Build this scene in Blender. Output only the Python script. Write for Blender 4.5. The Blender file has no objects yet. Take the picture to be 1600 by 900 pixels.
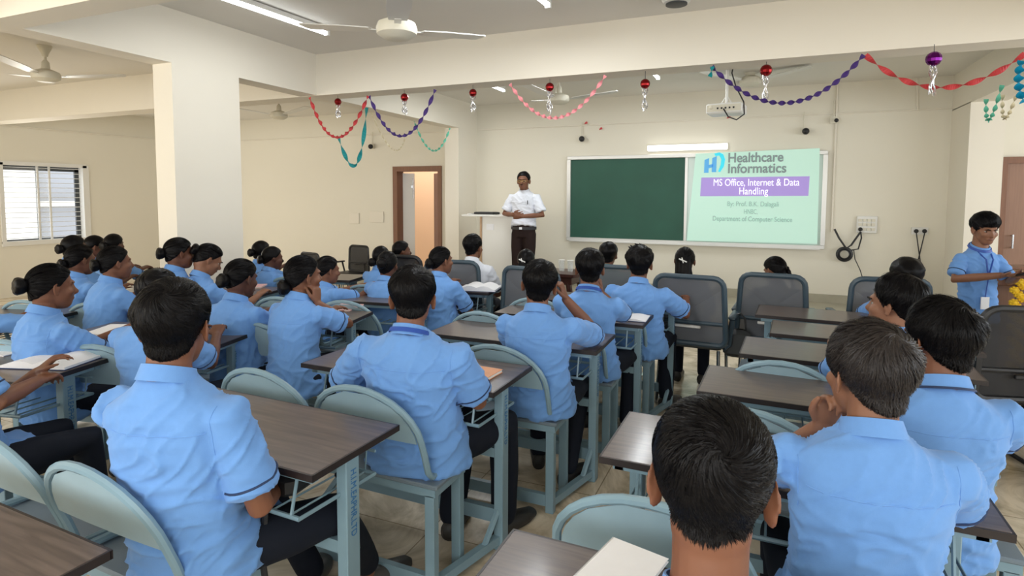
import bpy, math, random
import numpy as np
from mathutils import Vector, Matrix
random.seed(7); RNG=np.random.default_rng(7)
sc=bpy.context.scene; COL=sc.collection
# ---------------- camera ----------------
F_PX=916.8; CY=367.9; YAW=.4029763; PITCH=.0675618; ROLL=.00375878; CAM_H=1.5
_f=np.array([-math.sin(YAW)*math.cos(PITCH),math.cos(YAW)*math.cos(PITCH),-math.sin(PITCH)])
_r=np.array([math.cos(YAW),math.sin(YAW),0.]); _u=np.cross(_r,_f)
_r2=_r*math.cos(ROLL)+_u*math.sin(ROLL); _u2=-_r*math.sin(ROLL)+_u*math.cos(ROLL)
cam=bpy.data.cameras.new('camera'); cam.sensor_width=36; cam.lens=36*F_PX/1600
cam.shift_y=-(450-CY)/1600; cam.clip_start=.05; cam.clip_end=200
camo=bpy.data.objects.new('camera',cam); COL.objects.link(camo)
camo.matrix_world=Matrix(((_r2[0],_u2[0],-_f[0],0),(_r2[1],_u2[1],-_f[1],0),(_r2[2],_u2[2],-_f[2],CAM_H),(0,0,0,1)))
sc.camera=camo
C0=np.array([0,0,CAM_H])
def ray(x,y): return _f+_r2*(x-800)/F_PX+_u2*(CY-y)/F_PX
def atz(x,y,z): d=ray(x,y); return C0+d*(z-CAM_H)/d[2]
def aty(x,y,Y): d=ray(x,y); return C0+d*Y/d[1]
def atx(x,y,X): d=ray(x,y); return C0+d*X/d[0]
# ---------------- world, lights, exposure ----------------
w=bpy.data.worlds.new('daylight'); sc.world=w; w.use_nodes=True
bg=w.node_tree.nodes['Background']; bg.inputs[0].default_value=(.86,.93,1,1); bg.inputs[1].default_value=2.2
sc.view_settings.view_transform='Standard'; sc.view_settings.look='None'; sc.view_settings.gamma=1; sc.view_settings.exposure=0.0
sc.view_settings.use_curve_mapping=False
def area(name,loc,rot,sx,sy,p,col):
    l=bpy.data.lights.new(name,'AREA'); l.shape='RECTANGLE'; l.size=sx; l.size_y=sy; l.energy=p; l.color=col
    o=bpy.data.objects.new(name,l); o.location=loc; o.rotation_euler=rot; COL.objects.link(o); return o
R90=math.pi/2
# daylight entering by the rear windows, the right-hand windows and the left window
area('daylight_rear',(-.6,-2.85,1.75),(R90,0,0),7.4,1.7,140,(1,.965,.90))
area('daylight_left_rear',(-7.5,-2.85,1.75),(R90,0,0),4.2,1.7,145,(1,.93,.80))
area('daylight_right',(4.9,2.6,1.7),(R90,0,R90),8.5,1.6,105,(.90,.95,1))
area('corridor_fill',(-5.6,8.75,2.5),(0,0,0),1.6,.3,19,(1,.90,.80))  # added unseen fill light, brightens the peach corridor behind the door
area('daylight_left',(-9.85,5.45,1.4),(R90,0,-R90),1.1,1.1,30,(1,.97,.9))
# ---------------- materials ----------------
def mat(name,col,rough=.6,metal=0,spec=.5,bump=None,var=None,emit=None,alpha=None,sheen=0,coat=0):
    m=bpy.data.materials.new(name); m.use_nodes=True; nt=m.node_tree; b=nt.nodes['Principled BSDF']
    b.inputs['Base Color'].default_value=(*col,1); b.inputs['Roughness'].default_value=rough
    b.inputs['Metallic'].default_value=metal; b.inputs['Specular IOR Level'].default_value=spec
    if sheen: b.inputs['Sheen Weight'].default_value=sheen
    if coat: b.inputs['Coat Weight'].default_value=coat; b.inputs['Coat Roughness'].default_value=.15
    tc=nt.nodes.new('ShaderNodeTexCoord')
    if var:   # (scale, amount, stretch)
        n=nt.nodes.new('ShaderNodeTexNoise'); n.inputs['Scale'].default_value=var[0]; n.inputs['Detail'].default_value=5
        mp=nt.nodes.new('ShaderNodeMapping'); mp.inputs['Scale'].default_value=var[2] if len(var)>2 else (1,1,1)
        nt.links.new(tc.outputs['Object'],mp.inputs[0]); nt.links.new(mp.outputs[0],n.inputs['Vector'])
        mx=nt.nodes.new('ShaderNodeMix'); mx.data_type='RGBA'
        a=var[1]
        mx.inputs[6].default_value=(*[c*(1-a) for c in col],1); mx.inputs[7].default_value=(*[min(1,c*(1+a)) for c in col],1)
        nt.links.new(n.outputs['Fac'],mx.inputs[0]); nt.links.new(mx.outputs[2],b.inputs['Base Color'])
    if bump:  # (scale,strength,dist,stretch)
        n=nt.nodes.new('ShaderNodeTexNoise'); n.inputs['Scale'].default_value=bump[0]; n.inputs['Detail'].default_value=4
        mp=nt.nodes.new('ShaderNodeMapping'); mp.inputs['Scale'].default_value=bump[3] if len(bump)>3 else (1,1,1)
        nt.links.new(tc.outputs['Object'],mp.inputs[0]); nt.links.new(mp.outputs[0],n.inputs['Vector'])
        bp=nt.nodes.new('ShaderNodeBump'); bp.inputs['Strength'].default_value=bump[1]; bp.inputs['Distance'].default_value=bump[2]
        nt.links.new(n.outputs['Fac'],bp.inputs['Height']); nt.links.new(bp.outputs[0],b.inputs['Normal'])
    if emit: b.inputs['Emission Color'].default_value=(*emit[0],1); b.inputs['Emission Strength'].default_value=emit[1]
    if alpha is not None: b.inputs['Alpha'].default_value=alpha
    return m
M={}
M['wall']=mat('wall_paint',(.80,.755,.64),.75,bump=(6,.15,.02),var=(1.2,.03))
M['ceil']=mat('ceiling_paint',(.80,.77,.71),.85,bump=(3,.1,.02),var=(1,.03))
M['beam']=mat('beam_paint',(.82,.765,.655),.8,var=(1.5,.03),bump=(4,.12,.02))
M['steel']=mat('grey_blue_paint',(.215,.335,.405),.38,bump=(60,.08,.002),var=(9,.10))
M['panel']=mat('backrest_paint',(.29,.425,.50),.34,bump=(140,.12,.001),var=(14,.08))
M['seatp']=mat('seat_paint',(.17,.22,.26),.4,var=(10,.12))
M['edge']=mat('dark_edge_band',(.016,.010,.010),.4)
M['black']=mat('black_plastic',(.012,.012,.014),.45)
M['dark']=mat('dark_grey_plastic',(.05,.055,.06),.5)
M['chrome']=mat('chrome_tube',(.55,.57,.6),.22,metal=1)
M['white']=mat('white_enamel',(.80,.79,.75),.4)
M['creamp']=mat('cream_plastic',(.72,.68,.56),.45)
M['alu']=mat('pale_aluminium',(.70,.69,.66),.35,metal=.35)
M['paper']=mat('paper',(.86,.86,.88),.8,var=(40,.03))
M['pages']=mat('page_block',(.78,.76,.72),.85,var=(300,.1,(1,1,8)))
M['orange']=mat('orange_cover',(.72,.30,.12),.45,var=(8,.12))
M['pink']=mat('pink_cover',(.75,.45,.45),.6)
M['navy']=mat('navy_cover',(.02,.05,.14),.5)
M['wood']=mat('brown_wood',(.22,.10,.055),.45,var=(6,.3,(12,12,.8)))
M['woodl']=mat('brown_door_laminate',(.30,.17,.115),.5,var=(5,.22,(14,14,.7)))
M['mahog']=mat('dark_mahogany',(.06,.02,.015),.3)
M['peach']=mat('peach_corridor',(.85,.62,.44),.8)
M['green']=mat('green_chalkboard',(.016,.085,.055),.6,var=(2.5,.25),bump=(50,.05,.001))
M['wb']=mat('whiteboard',(.72,.80,.76),.25)
M['marble']=mat('skirting_stone',(.42,.39,.30),.3,var=(5,.25))
M['shirt']=mat('light_blue_cotton',(.150,.325,.68),.85,spec=.2,var=(60,.05),bump=(420,.25,.0012),sheen=.15)
M['shirt2']=mat('light_blue_cotton_worn',(.19,.38,.74),.85,spec=.2,var=(50,.06),bump=(400,.25,.0012),sheen=.15)
M['wshirt']=mat('white_cotton',(.74,.77,.84),.8,spec=.2,bump=(300,.2,.001))
M['teal']=mat('teal_cotton',(.01,.20,.17),.8)
M['trim']=mat('navy_piping',(.012,.03,.09),.7)
M['trousers']=mat('navy_trousers',(.008,.011,.02),.8,spec=.2,bump=(300,.2,.001))
M['brownt']=mat('dark_brown_trousers',(.022,.012,.011),.8,spec=.2)
M['darktop']=mat('dark_floral_kurta',(.03,.02,.03),.8,var=(25,.6))
M['greytop']=mat('grey_kurta',(.16,.16,.17),.8)
M['lan']=mat('blue_lanyard',(.015,.07,.36),.5)
M['shoe']=mat('dark_shoe',(.02,.018,.017),.5)
M['shoe2']=mat('grey_brown_shoe',(.07,.065,.06),.4)
SK=[(.19,.078,.042),(.14,.056,.032),(.25,.115,.065),(.105,.042,.026)]
for i,c in enumerate(SK):
    M['skin%d'%i]=mat('brown_skin_%s'%'abcd'[i],c,.5,spec=.4,var=(18,.14),bump=(150,.1,.001))
    b=M['skin%d'%i].node_tree.nodes['Principled BSDF']; b.inputs['Subsurface Weight'].default_value=.06; b.inputs['Subsurface Radius'].default_value=(.02,.006,.003)
M['hair']=mat('black_hair',(.0045,.004,.0045),.36,spec=.11,var=(90,.5),bump=(160,.5,.002))
M['hairb']=mat('greying_brown_hair',(.020,.0155,.0145),.42,spec=.3,var=(260,.9),bump=(160,.5,.003))
M['eye']=mat('eye_white',(.34,.31,.28),.55,spec=.1)
M['iris']=mat('dark_iris',(.012,.008,.006),.5,spec=.1)
M['lip']=mat('lips',(.13,.045,.04),.5)
M['gold']=mat('gold_frame',(.6,.42,.15),.3,metal=.8)
M['glass']=mat('clear_glass',(.9,.95,.95),.05,alpha=.25)
M['mesh']=mat('chair_mesh_fabric',(.15,.16,.18),.7,alpha=.72,bump=(200,.3,.002))
M['meshb']=mat('black_chair_mesh',(.02,.02,.022),.7,alpha=.8)
M['frameb']=mat('slate_blue_plastic',(.045,.075,.10),.4)
M['tube']=mat('lit_tube',(1,1,1),.5,emit=((.92,.97,1),9))
M['marigold']=mat('marigold_petals',(.85,.50,.01),.7,var=(40,.25))
for k,c in dict(red=(.55,.045,.05),purple=(.06,.025,.18),tealr=(.0,.25,.26),pinkr=(.85,.32,.35),cream=(.62,.55,.38),greenr=(.12,.48,.34),blue=(.0,.28,.45)).items():
    M['r_'+k]=mat(k+'_crepe_paper',c,.6)
M['foilr']=mat('red_foil',(.25,.01,.012),.12,metal=.8)
M['foilp']=mat('purple_foil',(.12,.005,.14),.12,metal=.8)
M['foils']=mat('silver_foil',(.8,.8,.82),.2,metal=.9)
# wood-laminate desk top
def laminate():
    m=mat('walnut_laminate',(.10,.075,.066),.33,coat=.3); nt=m.node_tree; b=nt.nodes['Principled BSDF']
    tc=nt.nodes.new('ShaderNodeTexCoord'); mp=nt.nodes.new('ShaderNodeMapping'); mp.inputs['Scale'].default_value=(1.2,14,1)
    n=nt.nodes.new('ShaderNodeTexNoise'); n.inputs['Scale'].default_value=4; n.inputs['Detail'].default_value=8; n.inputs['Distortion'].default_value=.6
    cr=nt.nodes.new('ShaderNodeValToRGB'); cr.color_ramp.elements[0].position=.3; cr.color_ramp.elements[1].position=.72
    cr.color_ramp.elements[0].color=(.060,.042,.038,1); cr.color_ramp.elements[1].color=(.145,.108,.093,1)
    nt.links.new(tc.outputs['Object'],mp.inputs[0]); nt.links.new(mp.outputs[0],n.inputs['Vector']); nt.links.new(n.outputs['Fac'],cr.inputs[0]); nt.links.new(cr.outputs[0],b.inputs['Base Color'])
    r=nt.nodes.new('ShaderNodeMapRange'); r.inputs[3].default_value=.28; r.inputs[4].default_value=.45; nt.links.new(n.outputs['Fac'],r.inputs[0]); nt.links.new(r.outputs[0],b.inputs['Roughness'])
    return m
M['lam']=laminate()
def tiles():
    m=mat('vitrified_floor_tile',(.45,.40,.31),.22); nt=m.node_tree; b=nt.nodes['Principled BSDF']
    tc=nt.nodes.new('ShaderNodeTexCoord'); mp=nt.nodes.new('ShaderNodeMapping'); mp.inputs['Location'].default_value=(.13,.22,0)
    br=nt.nodes.new('ShaderNodeTexBrick'); br.offset=0; br.inputs['Scale'].default_value=1; br.inputs['Mortar Size'].default_value=.003; br.inputs['Mortar Smooth'].default_value=.1
    br.inputs['Brick Width'].default_value=.6; br.inputs['Row Height'].default_value=.6; br.inputs['Bias'].default_value=0
    br.inputs['Color1'].default_value=(.95,.95,.95,1); br.inputs['Color2'].default_value=(1.05,1.03,1.0,1); br.inputs['Mortar'].default_value=(.50,.46,.40,1)
    n=nt.nodes.new('ShaderNodeTexNoise'); n.inputs['Scale'].default_value=2.2; n.inputs['Detail'].default_value=7; n.inputs['Distortion'].default_value=2.2; n.inputs['Roughness'].default_value=.6
    cr=nt.nodes.new('ShaderNodeValToRGB'); e=cr.color_ramp.elements; e[0].position=.36; e[0].color=(.46,.385,.275,1); e[1].position=.60; e[1].color=(.84,.74,.59,1)
    x=cr.color_ramp.elements.new(.49); x.color=(.66,.57,.43,1)
    mx=nt.nodes.new('ShaderNodeMix'); mx.data_type='RGBA'; mx.blend_type='MULTIPLY'; mx.inputs[0].default_value=1
    nt.links.new(tc.outputs['Object'],mp.inputs[0]); nt.links.new(mp.outputs[0],br.inputs['Vector']); nt.links.new(tc.outputs['Object'],n.inputs['Vector'])
    nt.links.new(n.outputs['Fac'],cr.inputs[0]); nt.links.new(cr.outputs[0],mx.inputs[6]); nt.links.new(br.outputs['Color'],mx.inputs[7]); nt.links.new(mx.outputs[2],b.inputs['Base Color'])
    return m
M['floor']=tiles()
# ---------------- mesh builder ----------------
def rotz(a): c,s=math.cos(a),math.sin(a); return np.array([[c,-s,0],[s,c,0],[0,0,1.]])
def rotx(a): c,s=math.cos(a),math.sin(a); return np.array([[1,0,0],[0,c,-s],[0,s,c]])
def roty(a): c,s=math.cos(a),math.sin(a); return np.array([[c,0,s],[0,1,0],[-s,0,c]])
def nrm(v): v=np.asarray(v,float); return v/(np.linalg.norm(v)+1e-12)
class MB:
    def __init__(s): s.v=[]; s.f=[]; s.n=0
    def add(s,V,F,T=None,t=(0,0,0)):
        V=np.asarray(V,float)
        if T is not None: V=V@np.asarray(T).T
        V=V+np.asarray(t,float)
        s.v.append(V); s.f+= [tuple(i+s.n for i in f) for f in F]; s.n+=len(V); return s
    def box(s,a,b,T=None,t=(0,0,0),bev=0):
        x0,y0,z0=a;x1,y1,z1=b
        if bev:
            V=[];e=bev
            for z,i in ((z0,e),(z0+e,0),(z1-e,0),(z1,e)):
                for (sx,sy) in ((0,0),(1,0),(1,1),(0,1)):
                    X=(x0,x1)[sx];Y=(y0,y1)[sy];dx=1 if sx==0 else -1;dy=1 if sy==0 else -1
                    if (sx+sy)%2==0: V+=[(X+dx*i,Y+dy*(i+e),z),(X+dx*(i+e),Y+dy*i,z)]
                    else: V+=[(X+dx*(i+e),Y+dy*i,z),(X+dx*i,Y+dy*(i+e),z)]
            F=[]
            for k in range(3):
                for j in range(8): F.append((k*8+j,k*8+(j+1)%8,(k+1)*8+(j+1)%8,(k+1)*8+j))
            F.append(tuple(range(7,-1,-1)));F.append(tuple(range(24,32)))
            return s.add(V,F,T,t)
        V=[(x0,y0,z0),(x1,y0,z0),(x1,y1,z0),(x0,y1,z0),(x0,y0,z1),(x1,y0,z1),(x1,y1,z1),(x0,y1,z1)]
        return s.add(V,[(3,2,1,0),(4,5,6,7),(0,1,5,4),(1,2,6,5),(2,3,7,6),(3,0,4,7)],T,t)
    def rings(s,R,cap=True,closed=False,T=None,t=(0,0,0)):
        n=len(R[0]);V=np.concatenate(R);F=[];m=len(R)
        for k in range(m if closed else m-1):
            k2=(k+1)%m
            for j in range(n): F.append((k*n+j,k*n+(j+1)%n,k2*n+(j+1)%n,k2*n+j))
        if cap and not closed: F.append(tuple(range(n-1,-1,-1)));F.append(tuple((m-1)*n+j for j in range(n)))
        return s.add(V,F,T,t)
    def tube(s,P,r,seg=8,closed=False,cap=True,round_=False):
        P=[np.asarray(p,float) for p in P];m=len(P)
        rs=r if hasattr(r,'__len__') else [r]*m
        if round_:
            d0=nrm(P[0]-P[1]);d1=nrm(P[-1]-P[-2])
            P=[P[0]+d0*rs[0]*.9,P[0]+d0*rs[0]*.6]+P+[P[-1]+d1*rs[-1]*.6,P[-1]+d1*rs[-1]*.9]
            rs=[rs[0]*.35,rs[0]*.8]+list(rs)+[rs[-1]*.8,rs[-1]*.35];m=len(P)
        up=None;R=[]
        for i in range(m):
            a=P[(i-1)%m] if (closed or i>0) else P[i];b=P[(i+1)%m] if (closed or i<m-1) else P[i]
            d=nrm(b-a)
            if up is None: up=np.array([0,0,1.]) if abs(d[2])<.9 else np.array([0,1.,0])
            x=nrm(np.cross(d,up));y=np.cross(x,d);up=y
            R.append(np.array([P[i]+rs[i]*(math.cos(t)*x+math.sin(t)*y) for t in np.arange(seg)*2*math.pi/seg]))
        return s.rings(R,cap,closed)
    def oval(s,P,rx,ry,X,seg=16,sq=2.0,cap=True):
        """loft of ellipses along P; X = lateral axis; superellipse power sq"""
        P=[np.asarray(p,float) for p in P];m=len(P);R=[]
        for i in range(m):
            d=nrm(P[min(i+1,m-1)]-P[max(i-1,0)]);x=nrm(np.asarray(X,float)-np.dot(X,d)*d);y=np.cross(d,x)
            ts=np.arange(seg)*2*math.pi/seg;c=np.cos(ts);sn=np.sin(ts)
            c=np.sign(c)*abs(c)**(2/sq);sn=np.sign(sn)*abs(sn)**(2/sq)
            R.append(P[i]+rx[i]*c[:,None]*x+ry[i]*sn[:,None]*y)
        return s.rings(R,cap)
    def ball(s,c,r,T=None,u=16,v=10):
        r=r if hasattr(r,'__len__') else (r,r,r);V=[(0,0,-1)];F=[]
        for i in range(1,v):
            ph=math.pi*i/v
            for j in range(u): th=2*math.pi*j/u;V.append((math.sin(ph)*math.cos(th),math.sin(ph)*math.sin(th),-math.cos(ph)))
        V.append((0,0,1));V=np.array(V)*np.array(r)
        for j in range(u): F.append((0,1+(j+1)%u,1+j))
        for i in range(v-2):
            for j in range(u): a=1+i*u+j;b=1+i*u+(j+1)%u;F.append((a,b,b+u,a+u))
        e=len(V)-1
        for j in range(u): F.append((e,e-u+j,e-u+(j+1)%u))
        return s.add(V,F,T,c)
    def lathe(s,prof,c=(0,0,0),seg=24,T=None):
        R=[np.array([(r*math.cos(t),r*math.sin(t),z) for t in np.arange(seg)*2*math.pi/seg]) for r,z in prof]
        return s.rings(R,True,False,T,c)
    def prism(s,poly,axis,a,b,T=None,t=(0,0,0)):
        """poly 2D extruded along axis from a to b. axis 'x': (y,z); 'y': (x,z); 'z': (x,y)"""
        def mk(p,h): return {'x':(h,p[0],p[1]),'y':(p[0],h,p[1]),'z':(p[0],p[1],h)}[axis]
        n=len(poly);V=[mk(p,a) for p in poly]+[mk(p,b) for p in poly]
        F=[tuple(range(n)),tuple(range(2*n-1,n-1,-1))]+[(i,i+n,(i+1)%n+n,(i+1)%n) for i in range(n)]
        return s.add(V,F,T,t)
    def obj(s,name,m,parent=None,smooth=False,auto=True):
        me=bpy.data.meshes.new(name);V=np.concatenate(s.v)
        me.from_pydata(V.tolist(),[],s.f);me.update()
        import bmesh
        bm=bmesh.new();bm.from_mesh(me);bmesh.ops.recalc_face_normals(bm,faces=bm.faces);bm.to_mesh(me);bm.free()
        me.materials.append(m)
        if smooth:
            me.polygons.foreach_set('use_smooth',[True]*len(me.polygons))
            if auto: me.set_sharp_from_angle(angle=math.radians(40))
        o=bpy.data.objects.new(name,me);COL.objects.link(o)
        if parent is not None:o.parent=parent
        return o
    def raw(s,name='t'):
        me=bpy.data.meshes.new(name);me.from_pydata(np.concatenate(s.v).tolist(),[],s.f);me.update();return me
def fuse(mb,vox,smooth_it,disp=None):
    """one continuous skin over overlapping forms: voxel union, smoothing, then cloth/skin relief"""
    me=mb.raw();o=bpy.data.objects.new('tmp',me);COL.objects.link(o)
    r=o.modifiers.new('r','REMESH');r.mode='VOXEL';r.voxel_size=vox
    sm=o.modifiers.new('s','SMOOTH');sm.factor=.5;sm.iterations=smooth_it
    dg=bpy.context.evaluated_depsgraph_get();dg.update();ev=o.evaluated_get(dg)
    nm=bpy.data.meshes.new_from_object(ev);bpy.data.objects.remove(o);bpy.data.meshes.remove(me)
    if disp is not None:
        n=len(nm.vertices);co=np.empty(n*3);nm.vertices.foreach_get('co',co);no=np.empty(n*3);nm.vertices.foreach_get('normal',no)
        co=co.reshape(-1,3);no=no.reshape(-1,3);co+=no*disp(co,no)[:,None];nm.vertices.foreach_set('co',co.ravel());nm.update()
    nm.polygons.foreach_set('use_smooth',[True]*len(nm.polygons))
    return nm
def mesh2obj(me,name,m,parent=None):
    me.name=name;me.materials.clear();me.materials.append(m);o=bpy.data.objects.new(name,me);COL.objects.link(o)
    if parent is not None:o.parent=parent
    return o
def vnoise(p,seed=0):
    i=np.floor(p).astype(np.int64);f=p-i;f=f*f*(3-2*f)
    def h(a,b,c):
        n=(a*374761393+b*668265263+c*2147483647+seed*974634777)&0xffffffff
        n=((n^(n>>13))*1274126177)&0xffffffff;return ((n^(n>>16))&0xffff)/65535.
    x,y,z=i.T;r=0
    for a in (0,1):
        for b in (0,1):
            for c in (0,1):
                r=r+h(x+a,y+b,z+c)*(f[:,0] if a else 1-f[:,0])*(f[:,1] if b else 1-f[:,1])*(f[:,2] if c else 1-f[:,2])
    return r
def empty(name,loc,rz=0,label=None,cat=None,group=None):
    o=bpy.data.objects.new(name,None);o.empty_display_size=.1;o.location=loc;o.rotation_euler=(0,0,rz);COL.objects.link(o)
    tag(o,label,cat,group);return o
def tag(o,label=None,cat=None,group=None,kind=None):
    if label:o['label']=label
    if cat:o['category']=cat
    if group:o['group']=group
    if kind:o['kind']=kind
    return o
def struct(name,mb,m,smooth=False): return tag(mb.obj(name,m,None,smooth),kind='structure')
def text(name,body,m,size,loc,rot,parent=None,ext=.0015,align='CENTER',sx=1,bold=0,width=None):
    c=bpy.data.curves.new(name,'FONT');c.body=body;c.size=size;c.extrude=ext;c.align_x=align;c.align_y='CENTER';c.offset=bold
    t=bpy.data.objects.new('tmp',c);COL.objects.link(t);dg=bpy.context.evaluated_depsgraph_get();dg.update()
    me=bpy.data.meshes.new_from_object(t.evaluated_get(dg));bpy.data.objects.remove(t);bpy.data.curves.remove(c)
    if width:
        xs=[v.co.x for v in me.vertices];k=width/(max(xs)-min(xs))
        for v in me.vertices: v.co.x*=k
    o=mesh2obj(me,name,m,parent);o.location=loc;o.rotation_euler=rot;return o
def copy_tree(o,parent=None):
    c=o.copy();COL.objects.link(c)
    if parent is not None:c.parent=parent
    for ch in list(o.children): copy_tree(ch,c)
    return c
# ================= ROOM =================
CZ=2.85; BZ=2.46; FY=8.0
struct('floor',MB().box((-10,-3,-.1),(5.2,9.5,0)),M['floor'])
struct('ceiling',MB().box((-10.2,-3,CZ),(5.2,8.2,CZ+.15)),M['ceil'])
# stage platform along the front wall
struct('trim_platform',MB().box((-4.0,6.5,0),(2.6,8,.20)),M['floor'])
struct('trim_platform_edge',MB().box((-4.0,6.47,.20),(2.6,8,.22),bev=.004),M['marble'])
struct('baseboard_front',MB().box((-4.0,7.975,.22),(1.9,8,.32)),M['marble'])
struct('baseboard_front_left',MB().box((-10,7.975,0),(-5.5,8,.1)),M['marble'])
# front wall with two door openings
dl0,dl1,dlt=-5.47,-4.6,1.94
dr0,dr1,drt=2.36,3.3,1.94
struct('wall_front',MB().box((-10,FY,0),(dl0,FY+.15,CZ)).box((dl0,FY,dlt),(dl1,FY+.15,CZ)).box((dl1,FY,0),(dr0,FY+.15,CZ)).box((dr0,FY,drt),(dr1,FY+.15,CZ)).box((dr1,FY,0),(5.2,FY+.15,CZ)),M['wall'])
wy0,wy1,wz0,wz1=4.84,6.02,.79,1.95
struct('wall_left',MB().box((-10.15,-3,0),(-10,wy0,CZ)).box((-10.15,wy1,0),(-10,FY+.15,CZ)).box((-10.15,wy0,0),(-10,wy1,wz0)).box((-10.15,wy0,wz1),(-10,wy1,CZ)),M['wall'])
struct('wall_right',MB().box((5.05,-3,0),(5.2,8.15,.9)).box((5.05,-3,2.45),(5.2,8.15,CZ)).box((5.05,-3,.9),(5.2,-1.8,2.45)).box((5.05,2.5,.9),(5.2,2.8,2.45)).box((5.05,7,.9),(5.2,8.15,2.45)),M['wall'])
struct('wall_rear',MB().box((-10,-3.15,0),(5.2,-3,.9)).box((-10,-3.15,2.55),(5.2,-3,CZ)).box((-10,-3.15,.9),(-9.6,-3,2.55)).box((-5.3,-3.15,.9),(-4.4,-3,2.55)).box((3.2,-3.15,.9),(5.2,-3,2.55)),M['wall'])
# beams and columns
struct('beam_main',MB().box((-10,4.55,BZ),(5.05,4.80,CZ)),M['beam'])
struct('beam_near',MB().box((-10,1.92,BZ),(5.05,2.09,CZ)),M['beam'])
struct('beam_left',MB().box((-4.2,-3,BZ+.002),(-4.0,8,CZ)),M['beam'])
struct('beam_right',MB().box((1.91,-3,BZ+.002),(2.2,8,CZ)),M['beam'])
struct('column_left',MB().box((-4.2,3.03,0),(-3.998,3.63,BZ+.004)),M['beam'])
struct('column_front_left',MB().box((-4.22,7.43,0),(-3.998,8,BZ+.01)),M['beam'])
struct('column_front_right',MB().box((1.91,7.36,0),(2.2,8,BZ+.01)),M['beam'])
# left door: frame, corridor, leaves
b=MB();b.box((dl0-.02,FY-.03,0),(dl0+.06,FY+.16,dlt-.06)).box((dl1-.06,FY-.03,0),(dl1+.0,FY+.16,dlt-.06)).box((dl0-.02,FY-.031,dlt-.06),(dl1,FY+.16,dlt+.02))
struct('door_1',b,M['wood'])
struct('wall_corridor',MB().box((-8,9.4,0),(-3,9.5,2.6)).box((-8,FY+.15,2.6),(-3,9.5,2.7)),M['peach'])
o=empty('door_2',(dl0+.06,FY+.14,0),math.radians(36));o['kind']='structure'
MB().box((0,0,.02),(.19,.035,1.86)).obj('door_leaf',M['white'],o)
MB().box((.13,-.02,1.62),(.16,0,1.66)).tube([(.165,-.012,1.45),(.165,-.012,1.80)],.008,6).obj('bolt',M['chrome'],o)
o=empty('door_3',(dl1-.06,FY+.02,0),math.radians(82));o['kind']='structure'
o.rotation_euler=(0,0,math.radians(137));o.location[1]=FY+.15
b=MB();b.box((0,-.02,.02),(.10,.02,1.86)).box((.17,-.02,.02),(.46,.02,1.86)).box((.10,-.02,.02),(.17,.02,.35)).box((.10,-.02,1.5),(.17,.02,1.86));b.obj('door_leaf',M['wood'],o)
MB().box((.10,-.005,.35),(.17,.005,1.5)).obj('glass_slit',mat('lit_frosted_glass',(.9,.75,.62),.3,alpha=.6),o)
MB().tube([(.05,-.05,.85),(.05,-.05,1.0)],.01,8).tube([(.05,-.05,.86),(.05,-.02,.86)],.008,6).tube([(.05,-.05,.99),(.05,-.02,.99)],.008,6).obj('handle',M['chrome'],o)
# right door
o=empty('door_4',(dr0,FY,0));o['kind']='structure'
MB().box((0,-.03,0),(.07,.12,drt-.07)).box((.87,-.03,0),(.94,.12,drt-.07)).box((0,-.031,drt-.07),(.94,.12,drt)).obj('door_frame',M['wood'],o)
MB().box((.07,0,.01),(.87,.04,drt-.07)).obj('door_leaf',M['woodl'],o)
MB().tube([(.14,-.05,.95),(.14,-.05,1.1)],.01,8).tube([(.14,-.05,.96),(.14,0,.96)],.008,6).tube([(.14,-.05,1.09),(.14,0,1.09)],.008,6).obj('handle',M['chrome'],o)
# left window
o=empty('window_1',(-10,wy0,wz0));o['kind']='structure'
W_,H_=wy1-wy0,wz1-wz0
MB().box((-.13,0,0),(.02,.05,H_)).box((-.13,W_-.06,0),(.02,W_+.03,H_)).box((-.13,0,H_-.035),(.02,W_,H_+.02)).box((-.13,0,-.045),(.03,W_+.03,.02)).obj('window_frame',M['white'],o)
MB().box((-.12,.05,H_-.10),(-.09,W_-.06,H_-.035)).box((-.12,.52,.02),(-.09,.555,H_-.05)).box((-.12,.05,.02),(-.09,W_-.06,.04)).box((-.12,W_-.12,.02),(-.09,W_-.06,H_-.05)).obj('sash',M['dark'],o)
b=MB()
for k in range(15): z=.06+k*(H_-.12)/14;b.tube([(-.05,.04,z),(-.05,W_-.05,z)],.0045,5)
b.box((-.06,.50,.02),(-.04,.525,H_)).box((-.06,.66,.02),(-.04,.685,H_));b.obj('grille',M['white'],o)
MB().box((-.085,.05,.03),(-.08,.66,H_-.05)).obj('pane',mat('window_pane',(.9,.93,.95),.03,alpha=.12),o)
# building across the yard
o=empty('neighbouring_building',(-16,5,0),0,'cream concrete building with grey stair slabs seen through the barred window','building')
MB().box((-1,-2,-4),(0,3.55,9)).obj('facade',mat('cream_render',(.95,.90,.80),.9,emit=None),o)  # one even cream colour on the facade
MB().box((-1,3.55,-4),(-.5,9,9)).obj('recess_wall',mat('grey_render',(.40,.40,.42),.9),o)
b=MB()
for z in (-.4,1.2): b.box((-.5,3.55,z),(0,9,z+.12))
b.obj('floor_slab',M['beam'],o)
b=MB();b.prism([(5.2,.6),(7.8,2.9),(7.8,3.1),(5.0,.7)],'x',-.4,-.1);b.obj('stair_slab',M['beam'],o)
b=MB()
for k in range(8): b.box((-.05,3.7+k*.6,-.3),(0,3.73+k*.6,.3))
b.box((-.05,3.6,.3),(0,8.6,.34));b.obj('railing',M['white'],o)
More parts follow.
